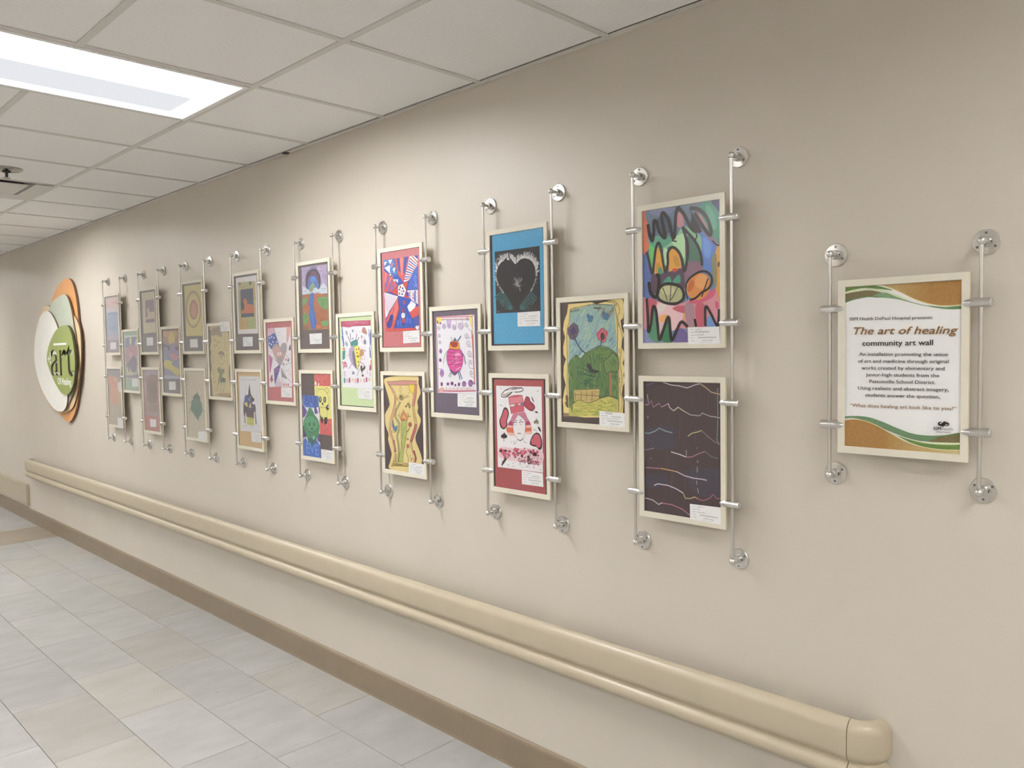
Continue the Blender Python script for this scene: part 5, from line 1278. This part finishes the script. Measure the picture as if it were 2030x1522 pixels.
s.sp('#3f5aa0', [(190, 560), (205, 500), (235, 488), (258, 500), (262, 620), (240, 680), (195, 640)])
s.sp(plum, [(175, 680), (185, 600), (240, 680), (262, 640), (320, 640), (340, 650), (365, 650), (378, 740), (365, 780), (345, 890), (220, 850), (180, 820)])
s.p('#48507e', [(250, 560), (320, 620), (330, 690), (300, 760), (250, 740)], [(320, 660), (345, 655), (345, 740), (325, 740)])
s.p('#e0cf5a', [(187, 620), (240, 615), (243, 695), (205, 665)]); s.sp('#d9c860', [(265, 685), (285, 625), (302, 640), (302, 700), (275, 705)]); s.s('#6a5a3a', 1.6, [(268, 680), (302, 665)], [(270, 655), (300, 645)])
s.e('#b8b48a', (290, 530, 12, 12)); s.s(plum, 9, [(190, 800), (205, 968)], [(365, 760), (385, 985)], smooth=False); s.p('#e2dcdc', [(205, 790), (220, 800), (235, 965), (215, 960)], [(345, 780), (362, 770), (375, 985), (350, 990)])
s.p('#c3c04e', [(228, 855), (345, 880), (348, 1005), (238, 990)]); s.s('#9a983e', 2, [(240, 880), (340, 905)], [(245, 960), (345, 985)])
s.done('drawing')
a.card([(305, 1105), (462, 1120), (468, 1285), (312, 1268)], seed=15, school=False)

# ---- between 3 and 4
a = art('m', 3, [(90, 138), (480, 115), (507, 1415), (128, 1388)], 'yellow torn paper drawing with a mushroom shape and a caption card at its top corner', 1.0)
s = a.paper('backing_sheet', '#6a5f60'); s.done('backing_sheet')
s = a.paper('drawing', '#cdbd85', spline([(118, 140), (300, 128), (440, 130), (452, 250), (465, 480), (478, 600), (482, 760), (455, 920), (460, 1080), (490, 1250), (505, 1350), (490, 1385), (330, 1390), (180, 1385), (160, 1270), (150, 1130), (130, 1000), (150, 880), (130, 720), (140, 600), (120, 540), (140, 420), (132, 250)], 4, True))
s.sp('#a08f78', [(140, 200), (240, 150), (320, 150), (330, 330), (240, 300), (150, 310)]); s.hatch('#8a7a68', 3, [(150, 200), (320, 160), (330, 320), (160, 300)], 15, 18, 60, 4, 30)
br = '#857552'
s.s(br, 4, [(190, 350), (205, 400), (215, 375)], [(220, 400), (260, 440), (310, 415)], [(180, 470), (205, 495), (245, 490), (225, 470)], [(330, 310), (345, 320)])
s.s(br, 2.2, [(250, 590), (270, 545), (340, 520), (375, 570)], [(385, 260), (380, 480), (390, 580)], [(400, 400), (395, 560), (420, 580), (425, 400)], [(410, 620), (420, 790), (440, 760)], [(440, 760), (430, 860), (455, 880)], [(430, 900), (425, 1020), (440, 1180)], [(225, 560), (240, 620)], [(260, 720), (270, 800), (310, 830), (370, 800), (375, 700)])
s.sp('#8c8170', [(265, 640), (290, 600), (330, 590), (370, 620), (380, 700), (340, 650), (300, 650)]); s.sp('#b3a27a', [(295, 670), (330, 655), (345, 720), (310, 740)]); s.s('#5f5648', 2.4, [(262, 650), (300, 605), (350, 605), (380, 690)], [(280, 690), (310, 640), (355, 660)])
gr = '#7f8a62'
s.sp(gr, [(250, 900), (275, 875), (300, 885), (305, 960), (280, 980), (255, 950)], [(310, 920), (350, 905), (380, 930), (360, 990), (320, 1000)], [(290, 980), (340, 970), (330, 1080), (270, 1180), (255, 1300), (262, 1160)])
s.sp('#566058', [(305, 1100), (345, 1060), (390, 1080), (395, 1140), (360, 1150), (330, 1140), (315, 1180)]); s.s('#5f6a52', 4, [(280, 1080), (262, 1180), (252, 1300)], [(325, 1150), (312, 1250), (305, 1340)], [(375, 1150), (370, 1230), (350, 1310)]); s.e('#454c4c', (345, 1090, 18, 22))
for cx, cy in ((180, 720), (170, 780), (190, 920), (180, 970), (195, 1030), (200, 1120), (210, 1190), (215, 1280)): s.s(br, 2, [(cx - 25, cy - 15), (cx, cy - 40), (cx + 22, cy), (cx - 5, cy + 30), (cx - 20, cy)])
s.sp('#b58a68', [(250, 1340), (400, 1330), (490, 1340), (490, 1372), (280, 1375)]); s.s('#8a6a4c', 3, [(200, 1370), (330, 1372), (485, 1378)])
s.done('drawing')
a.card([(322, 60), (488, 60), (492, 232), (328, 242)], over=True, seed=16, school=False)

# ---- pair 3
a = art('t', 3, [(75, 185), (413, 118), (465, 1435), (115, 1442)], 'yellow drawing of a red centred sunburst circle on grey paper', 1.0)
s = a.paper('backing_sheet', '#757076'); s.done('backing_sheet')
s = a.paper('drawing', '#d6ca82', [(105, 212), (405, 160), (428, 1135), (140, 1145)])
s.e('#b08a86', (270, 640, 140, 352)); s.e('#d8cf86', (270, 640, 122, 315))
rb = []
for k in range(34):
    t = 2 * math.pi * k / 34; t1 = t + 0.06
    rb.append([(270 + 124 * math.cos(t), 640 + 318 * math.sin(t)), (270 + 124 * math.cos(t1), 640 + 318 * math.sin(t1)), (270 + 100 * math.cos(t + 0.03), 640 + 262 * math.sin(t + 0.03))])
s.p('#a67e7c', *rb); s.e('#8f6a66', (275, 645, 76, 186)); s.e('#c58a80', (275, 645, 68, 170)); s.e('#cf9a86', (278, 650, 48, 120))
s.done('drawing')
a.card([(214, 1205), (352, 1196), (360, 1360), (220, 1364)], lines=False)

a = art('b', 3, [(75, 118), (432, 115), (483, 1432), (115, 1380)], 'teal green beetle painted on pale buff paper', 1.0)
s = a.paper('drawing', '#c9bda8')
rd = random.Random(6)
s.s('#b3a48e', 2.4, [(95, 350), (170, 200), (180, 130)], [(190, 500), (240, 330), (280, 260), (200, 180)], [(380, 480), (340, 420), (320, 400)], [(150, 1120), (180, 1200), (240, 1270), (300, 1390)], [(360, 640), (430, 540)], [(120, 1120), (150, 950)], [(330, 1150), (290, 1260)], [(400, 250), (430, 230)])
s.s('#5f736c', 4, [(225, 620), (190, 600), (195, 545)], [(350, 640), (365, 600), (355, 565)], [(185, 700), (150, 705), (140, 750)], [(355, 715), (385, 730), (400, 790)], [(180, 790), (160, 880), (165, 950)], [(385, 830), (415, 870), (405, 1010)], [(420, 900), (440, 850)], [(150, 780), (145, 930)])
s.sp('#56695f', [(225, 600), (245, 560), (280, 545), (292, 490), (305, 550), (335, 590), (345, 650), (280, 670), (220, 650)])
s.sp('#57806e', [(205, 660), (280, 640), (345, 660), (380, 760), (395, 860), (370, 940), (330, 990), (322, 1090), (312, 1050), (270, 1000), (220, 920), (175, 860), (180, 740)])
s.sp('#4c7a6a', [(240, 760), (320, 760), (340, 880), (310, 960), (260, 900)]); s.s('#6f9a86', 2.4, [(280, 660), (300, 800), (315, 1000)], [(330, 1000), (360, 960), (350, 1040)])
s.done('drawing')
a.card([(330, 1268), (486, 1262), (496, 1470), (332, 1440)], over=True, lines=False)

# ---- between 2 and 3
a = art('m', 2, [(80, 120), (410, 100), (450, 1385), (117, 1360)], 'abstract flame picture with yellow glow and yellow swoosh on grey paper', 1.0)
s = a.paper('backing_sheet', '#6f696c'); s.done('backing_sheet')
s = a.paper('drawing', '#8c8ba4', [(100, 155), (382, 135), (412, 1085), (130, 1080)])
s.p('#c79a78', [(100, 155), (382, 135), (390, 400), (330, 400), (180, 380), (105, 330)]); s.sp('#a98a86', [(105, 250), (190, 280), (200, 380), (108, 400)], [(330, 280), (388, 250), (390, 420), (330, 410)])
s.sp('#d3bd62', [(215, 220), (255, 165), (290, 170), (312, 260), (315, 360), (260, 420), (205, 360)]); s.sp('#5f5c66', [(105, 400), (180, 430), (235, 460), (215, 550), (190, 500), (170, 460), (108, 470)], [(320, 480), (395, 460), (400, 520), (350, 520)])
s.sp('#9587b4', [(240, 480), (260, 400), (285, 370), (300, 450), (350, 520), (400, 560), (402, 600), (260, 590), (200, 590)])
s.sp('#c48a96', [(190, 600), (260, 585), (400, 630), (395, 690), (300, 720), (250, 680)]); s.sp('#7f8fae', [(115, 480), (160, 470), (200, 590), (280, 710), (220, 740), (125, 700)], [(260, 770), (300, 740), (405, 720), (405, 830), (330, 830)])
s.sp('#c9bd58', [(125, 740), (180, 715), (270, 750), (265, 800), (330, 850), (405, 890), (405, 1010), (350, 1010), (230, 910), (128, 850)]); s.sp('#aab6cc', [(140, 1020), (260, 1020), (405, 1040), (408, 1080), (140, 1078)])
s.s('#d8cfa0', 3, [(170, 460), (190, 510)], [(300, 720), (260, 770)])
s.done('drawing')
a.card([(214, 1140), (342, 1136), (350, 1300), (220, 1302)], lines=False)

# ---- pair 2
a = art('t', 2, [(92, 182), (403, 142), (448, 1408), (143, 1408)], 'cream cat silhouette on a mauve block on grey paper', 1.0)
s = a.paper('backing_sheet', '#7d777c'); s.done('backing_sheet')
s = a.paper('drawing', '#cdc4a8', [(125, 220), (372, 190), (405, 1018), (165, 1038)])
s.p('#93788c', [(195, 370), (362, 348), (378, 815), (208, 822)]); s.sp('#cfc0a4', [(228, 590), (238, 530), (255, 510), (275, 580), (285, 612), (340, 600), (372, 620), (375, 735), (250, 750), (205, 750), (220, 715), (248, 690)]); s.p('#8d7286', [(210, 758), (375, 740), (378, 815), (210, 822)])
s.s('#b5aa90', 2.4, [(290, 930), (310, 890), (300, 960)], [(250, 870), (330, 860)])
s.done('drawing')
a.card([(228, 1120), (352, 1115), (358, 1275), (233, 1280)], lines=False)

a = art('b', 2, [(105, 128), (422, 130), (462, 1385), (152, 1350)], 'muted red and brown picture with a blue lettered band on rose paper', 1.0)
s = a.paper('backing_sheet', '#b9746e'); s.done('backing_sheet')
s = a.paper('drawing', '#a5888c', [(110, 132), (418, 135), (450, 1080), (145, 1060)])
s.sp('#a592ac', [(150, 160), (260, 150), (390, 170), (380, 240), (260, 220), (170, 260)]); s.sp('#8f7872', [(170, 300), (260, 230), (370, 240), (400, 340), (390, 760), (200, 790), (180, 520)])
s.sp('#84706c', [(235, 400), (300, 370), (360, 400), (365, 740), (230, 740)]); s.s('#75605e', 3, [(240, 500), (280, 420), (330, 500)], [(235, 560), (350, 545)], [(240, 680), (350, 690)], [(225, 790), (380, 790)], [(215, 400), (225, 780)], [(372, 400), (380, 780)])
s.sp('#95806e', [(230, 840), (380, 830), (400, 960), (240, 970)]); s.sp('#b99aa2', [(120, 380), (170, 420), (160, 700), (130, 600)], [(390, 380), (420, 500), (430, 760), (405, 700)])
s.s('#8f8fae', 6, [(190, 1000), (195, 1050)], [(220, 1000), (240, 1050)], [(262, 990), (270, 1060)], [(300, 995), (330, 1050), (310, 1060)], [(360, 990), (375, 1060)], [(400, 995), (410, 1060)]); s.s('#c0a8bc', 5, [(205, 985), (215, 1055)], [(285, 990), (290, 1060)], [(340, 990), (350, 1060)])
s.done('drawing')
a.card([(248, 1125), (370, 1130), (378, 1288), (255, 1280)], lines=False)

# ---- between 1 and 2
a = art('m', 1, [(75, 130), (360, 118), (397, 1362), (118, 1345)], 'pink and purple picture with yellow tufts on mint green paper', 1.0)
s = a.paper('backing_sheet', '#93b398'); s.done('backing_sheet')
s = a.paper('drawing', '#b9b2b4', [(95, 210), (345, 200), (375, 1105), (128, 1115)])
s.p('#cfd3cc', [(95, 210), (345, 200), (346, 235), (97, 245)]); s.p('#7f81a6', [(115, 300), (170, 245), (335, 240), (345, 330), (330, 420), (200, 450), (120, 470)]); s.sp('#d0cda0', [(195, 270), (215, 240), (235, 260), (240, 330), (230, 440), (205, 430)], ); s.sp('#cdd2cc', [(320, 310), (340, 280), (350, 380), (310, 420)])
s.sp('#b98a98', [(125, 520), (180, 450), (215, 390), (260, 420), (310, 410), (340, 450), (350, 640), (260, 700), (160, 780), (130, 760)]); s.sp('#cf9fb0', [(180, 600), (230, 560), (270, 620), (220, 680)]); s.sp('#b08090', [(130, 600), (180, 640), (160, 740), (135, 740)])
s.sp('#77718c', [(150, 800), (220, 720), (270, 640), (330, 680), (345, 800), (330, 900), (320, 990), (290, 980), (230, 980), (190, 980), (140, 860)])
s.p('#cfca9c', [(140, 1030), (165, 820), (180, 980), (190, 1020), (215, 870), (232, 980), (258, 950), (265, 1040)], [(290, 1020), (300, 960), (330, 1020)]); s.sp('#8480a0', [(140, 1040), (250, 1040), (360, 1020), (370, 1080), (150, 1090)])
s.done('drawing')
a.card([(250, 1112), (370, 1112), (378, 1275), (258, 1275)], lines=False)

# ---- pair 1
a = art('t', 1, [(88, 190), (350, 150), (403, 1353), (135, 1358)], 'pale pink and blue seascape picture, farthest top frame beside the art sign', 1.0)
s = a.paper('backing_sheet', '#938a90'); s.done('backing_sheet')
s = a.paper('drawing', '#a3b0c6', [(105, 228), (342, 185), (378, 1080), (152, 1092)])
s.p('#d3b8b4', [(105, 228), (342, 185), (350, 480), (250, 500), (120, 480)]); s.sp('#cf9c9a', [(220, 300), (330, 260), (340, 330), (260, 340)], [(110, 340), (150, 330), (150, 400), (115, 400)]); s.sp('#c9c3c8', [(120, 440), (240, 420), (340, 440), (340, 500), (150, 520)])
s.sp('#7f93b2', [(150, 560), (180, 510), (350, 500), (355, 570), (250, 560)]); s.sp('#93a4c0', [(160, 600), (350, 600), (365, 900), (160, 850)]); s.s('#6a7690', 4, [(235, 850), (260, 810), (285, 790)], [(240, 830), (270, 835)]); s.sp('#b6a8b6', [(150, 1000), (250, 980), (375, 1010), (376, 1075), (155, 1085)])
s.done('drawing')
a.card([(208, 1135), (322, 1130), (326, 1280), (210, 1284)], lines=False)

a = art('b', 1, [(95, 115), (378, 115), (415, 1372), (130, 1318)], 'orange lion like picture on grey and buff paper, lowest frame beside the art sign', 1.0)
s = a.paper('drawing', '#b3a692')
s.p('#8f8f96', [(88, 108), (382, 108), (390, 420), (330, 420), (300, 360), (220, 290), (95, 280)])
s.sp('#c98a74', [(100, 330), (165, 245), (210, 290), (250, 285), (300, 350), (300, 480), (290, 640), (220, 600), (160, 640), (130, 560)]); s.sp('#d3a07e', [(230, 290), (290, 310), (295, 390), (240, 380)])
s.sp('#d9d6d2', [(310, 430), (340, 400), (385, 420), (390, 620), (330, 600), (300, 540)]); s.sp('#cf9478', [(150, 560), (220, 520), (300, 600), (290, 860), (200, 880), (140, 800)]); s.sp('#c8a878', [(300, 640), (380, 640), (385, 780), (320, 820)])
s.s('#a06a58', 2.6, [(180, 870), (210, 700), (250, 660), (280, 690)], [(210, 800), (260, 760)], [(215, 850), (270, 810)]); s.sp('#9a97a4', [(110, 470), (150, 480), (140, 620), (118, 640)])
rd = random.Random(9)
s.s('#c9bca4', 5, *[[(x, y), (x + rd.uniform(-8, 8), y + rd.uniform(40, 80))] for x, y in [(rd.uniform(150, 380), rd.uniform(980, 1200)) for _ in range(18)]]); s.s('#9a8a72', 3, *[[(x, y), (x + rd.uniform(-8, 8), y + rd.uniform(30, 70))] for x, y in [(rd.uniform(150, 380), rd.uniform(900, 1230)) for _ in range(16)]])
s.done('drawing')
a.card([(315, 1180), (410, 1184), (420, 1392), (310, 1372)], over=True, lines=False)

# ------------------------------------------------------------------ printed sign
a = Art(-0.702, 1.770, [(195, 347), (827, 297), (820, 1243), (195, 1195)], 'printed community art wall sign with gold and green waves, nearest the camera', 1.3, 'printed_sign', 'sign', None)
s = a.paper('poster', '#e4e2e0')
top = [(190, 352), (240, 343), (320, 334), (400, 345), (480, 378), (560, 412), (640, 430), (720, 440), (780, 440), (830, 432)]
def lerp_hex(c0, c1, t):
    t = max(0.0, min(1.0, t))
    return '#%02x%02x%02x' % tuple(round(int(c0[i:i + 2], 16) * (1 - t) + int(c1[i:i + 2], 16) * t) for i in (1, 3, 5))
def curve_y(pts, x):
    for (xa, ya), (xb, yb) in zip(pts[:-1], pts[1:]):
        if xa <= x <= xb: return ya + (yb - ya) * (x - xa) / max(1e-6, xb - xa)
    return pts[0][1] if x < pts[0][0] else pts[-1][1]
s.p('#9c7233', [(190, 340), (830, 290), (830, 434)] + spline([(830, 434), (780, 442), (700, 440), (640, 430), (560, 405), (480, 365), (400, 338), (320, 333), (250, 343), (190, 352)], 4))
wt = spline([(190, 352), (250, 343), (320, 333), (400, 338), (480, 365), (560, 405), (640, 430), (700, 440), (780, 442), (830, 434)], 6)
for k in range(22):
    x0, x1 = 330 + 15 * k, 345 + 15 * k
    s.p(lerp_hex('#bcae7a', '#9c7233', (k / 21) ** 0.7), [(x0, 351 - x0 * 0.08), (x1, 351 - x1 * 0.08), (x1, curve_y(wt, x1)), (x0, curve_y(wt, x0))])
s.p('#5c7a33', spline([(190, 352), (250, 341), (320, 334), (380, 342), (450, 362), (380, 356), (300, 352), (240, 362), (190, 376)], 4, False))
s.p('#c3cfa4', spline([(190, 376), (240, 362), (300, 354), (380, 358), (460, 382), (540, 412), (480, 398), (400, 372), (320, 362), (240, 374), (190, 386)], 4))
s.p('#6a5f38', spline([(190, 388), (240, 375), (320, 364), (380, 372), (440, 388), (380, 402), (320, 400), (250, 412), (190, 434)], 4))
s.p('#6f8f68', spline([(330, 398), (400, 374), (470, 396), (560, 425), (640, 442), (720, 449), (830, 440), (830, 455), (760, 459), (680, 452), (580, 434), (480, 410), (400, 402)], 4))
s.p('#4f7a48', spline([(190, 424), (250, 408), (330, 394), (410, 400), (330, 399), (250, 413), (190, 435)], 4), spline([(640, 440), (740, 449), (830, 440), (830, 455), (760, 458), (680, 450)], 4))
s.s('#d9cf9a', 1.6, [(400, 338), (480, 367), (560, 405), (640, 430), (720, 441), (830, 434)])
s.p('#9c7233', spline([(190, 1056), (240, 1050), (300, 1058), (370, 1085), (450, 1130), (520, 1168), (600, 1195), (700, 1213), (830, 1216)], 4) + [(830, 1250), (190, 1200)])
wb = spline([(190, 1056), (240, 1050), (300, 1058), (370, 1085), (450, 1130), (520, 1168), (600, 1195), (700, 1213), (830, 1216)], 6)
for k in range(22):
    x0, x1 = 390 + 20 * k, 410 + 20 * k
    s.p(lerp_hex('#9c7233', '#bcae7a', (k / 21) ** 0.8), [(x0, curve_y(wb, x0)), (x1, curve_y(wb, x1)), (x1, 1185 + x1 * 0.08), (x0, 1185 + x0 * 0.08)])
s.p('#5c7a33', spline([(470, 1135), (560, 1165), (640, 1178), (720, 1186), (830, 1186), (830, 1214), (720, 1212), (620, 1198), (540, 1172)], 4))
s.p('#cfd8b0', spline([(400, 1105), (480, 1135), (560, 1160), (660, 1176), (830, 1172), (830, 1186), (700, 1186), (600, 1174), (500, 1146)], 4))
s.p('#6a5f38', spline([(560, 1140), (640, 1140), (720, 1138), (830, 1124), (830, 1172), (740, 1176), (640, 1170)], 4))
s.p('#5f7f5c', spline([(190, 1038), (250, 1036), (320, 1042), (400, 1068), (480, 1102), (560, 1130), (640, 1140), (700, 1140), (640, 1168), (560, 1158), (480, 1132), (400, 1100), (320, 1066), (250, 1046), (190, 1046)], 4))
s.s('#4f7a48', 2.6, [(190, 1040), (250, 1037), (320, 1043), (400, 1069), (480, 1103), (560, 1131), (640, 1141), (720, 1140), (830, 1126)])
s.s('#d9cf9a', 1.6, [(190, 1058), (240, 1051), (300, 1059), (370, 1086), (450, 1131), (520, 1169), (600, 1196), (700, 1213), (830, 1217)])
TX = '#33322f'; GO = '#7a5423'
s.text(TX, 'SSM Health DePaul Hospital presents:', (220, 526), (668, 512), h=7.8, bold=0.010)
s.text(GO, 'The art of healing', (243, 600), (803, 590), h=19.0, bold=0.022, shear=0.25)
s.text('#262521', 'community art wall', (289, 660), (669, 653), h=14.0, bold=0.018)
for txt, x0, y0, x1, y1 in (('An installation promoting the union', 272, 713, 750, 711), ('of art and medicine through original', 267, 750, 754, 749), ('works created by elementary and', 285, 786, 732, 787), ('junior-high students from the', 309, 822, 703, 825), ('Pattonville School District.', 328, 858, 683, 862), ('Using realistic and abstract imagery,', 266, 893, 754, 901), ('students answer the question,', 307, 930, 707, 939)):
    s.text(TX, txt, (x0, y0), (x1, y1), h=8.8, bold=0.014)
s.text(GO, '\u201cWhat does healing art look like to you?\u201d', (224, 985), (797, 1003), h=8.8, bold=0.012)
def LGm(x, y): return ((1840 + x * 60 / 2030 - 1600) * 2.6698, (830 + y * 60 / 2030 - 440) * 2.6698)
s.s('#141414', (1.2, 4.2), [LGm(*q) for q in ((960, 318), (880, 310), (800, 340), (765, 420), (810, 490))])
s.s('#141414', (4.2, 4.0), [LGm(*q) for q in ((800, 480), (880, 510), (960, 480), (1060, 400), (1160, 320), (1240, 312))])
s.s('#141414', (4.0, 4.4), [LGm(*q) for q in ((970, 560), (1040, 560), (1140, 490), (1240, 400), (1330, 380), (1410, 410))])
s.s('#141414', (4.2, 1.2), [LGm(*q) for q in ((1400, 400), (1440, 450), (1420, 520), (1350, 555), (1200, 555))])
s.text('#141414', 'SSM', LGm(405, 842), LGm(915, 852), bold=0.03); s.text('#77737a', 'Health', LGm(945, 855), LGm(1755, 890)); s.text('#5c5c58', 'DePaul Hospital', LGm(575, 1020), LGm(1585, 1055), bold=0.01)
s.done('poster')

# ------------------------------------------------------------------ hang the rods
TOPN = ['pink and blue seascape', 'cream cat silhouette', 'yellow sunburst', 'orange cat silhouette', 'cave and river landscape', 'red white and blue star collage', 'black heart', 'black zigzag abstract']
for i in range(16):
    k = i // 2
    if i % 2 == 0:
        mid = CL_B if i > 0 else CL_R
        cl = [(CLZ[0], CL_R), (CLZ[1], mid), (CLZ[2], mid), (CLZ[3], CL_R)]
        lab = 'slim steel rod at the left edge of the ' + TOPN[k] + ' picture'
    else:
        mid = CL_B if i < 15 else CL_L
        cl = [(CLZ[0], CL_L), (CLZ[1], mid), (CLZ[2], mid), (CLZ[3], CL_L)]
        lab = 'slim steel rod at the right edge of the ' + TOPN[k] + ' picture'
    wall_rod(RX[i], TOPZ, BOTZ, cl, lab)
wall_rod(-0.878, 1.841, 1.262, [(1.698, CL_R), (1.396, CL_R)], 'short steel rod on the left side of the printed sign')
wall_rod(-0.526, 1.839, 1.256, [(1.698, CL_L), (1.396, CL_L)], 'short steel rod on the right side of the printed sign')
bpy.context.view_layer.update()
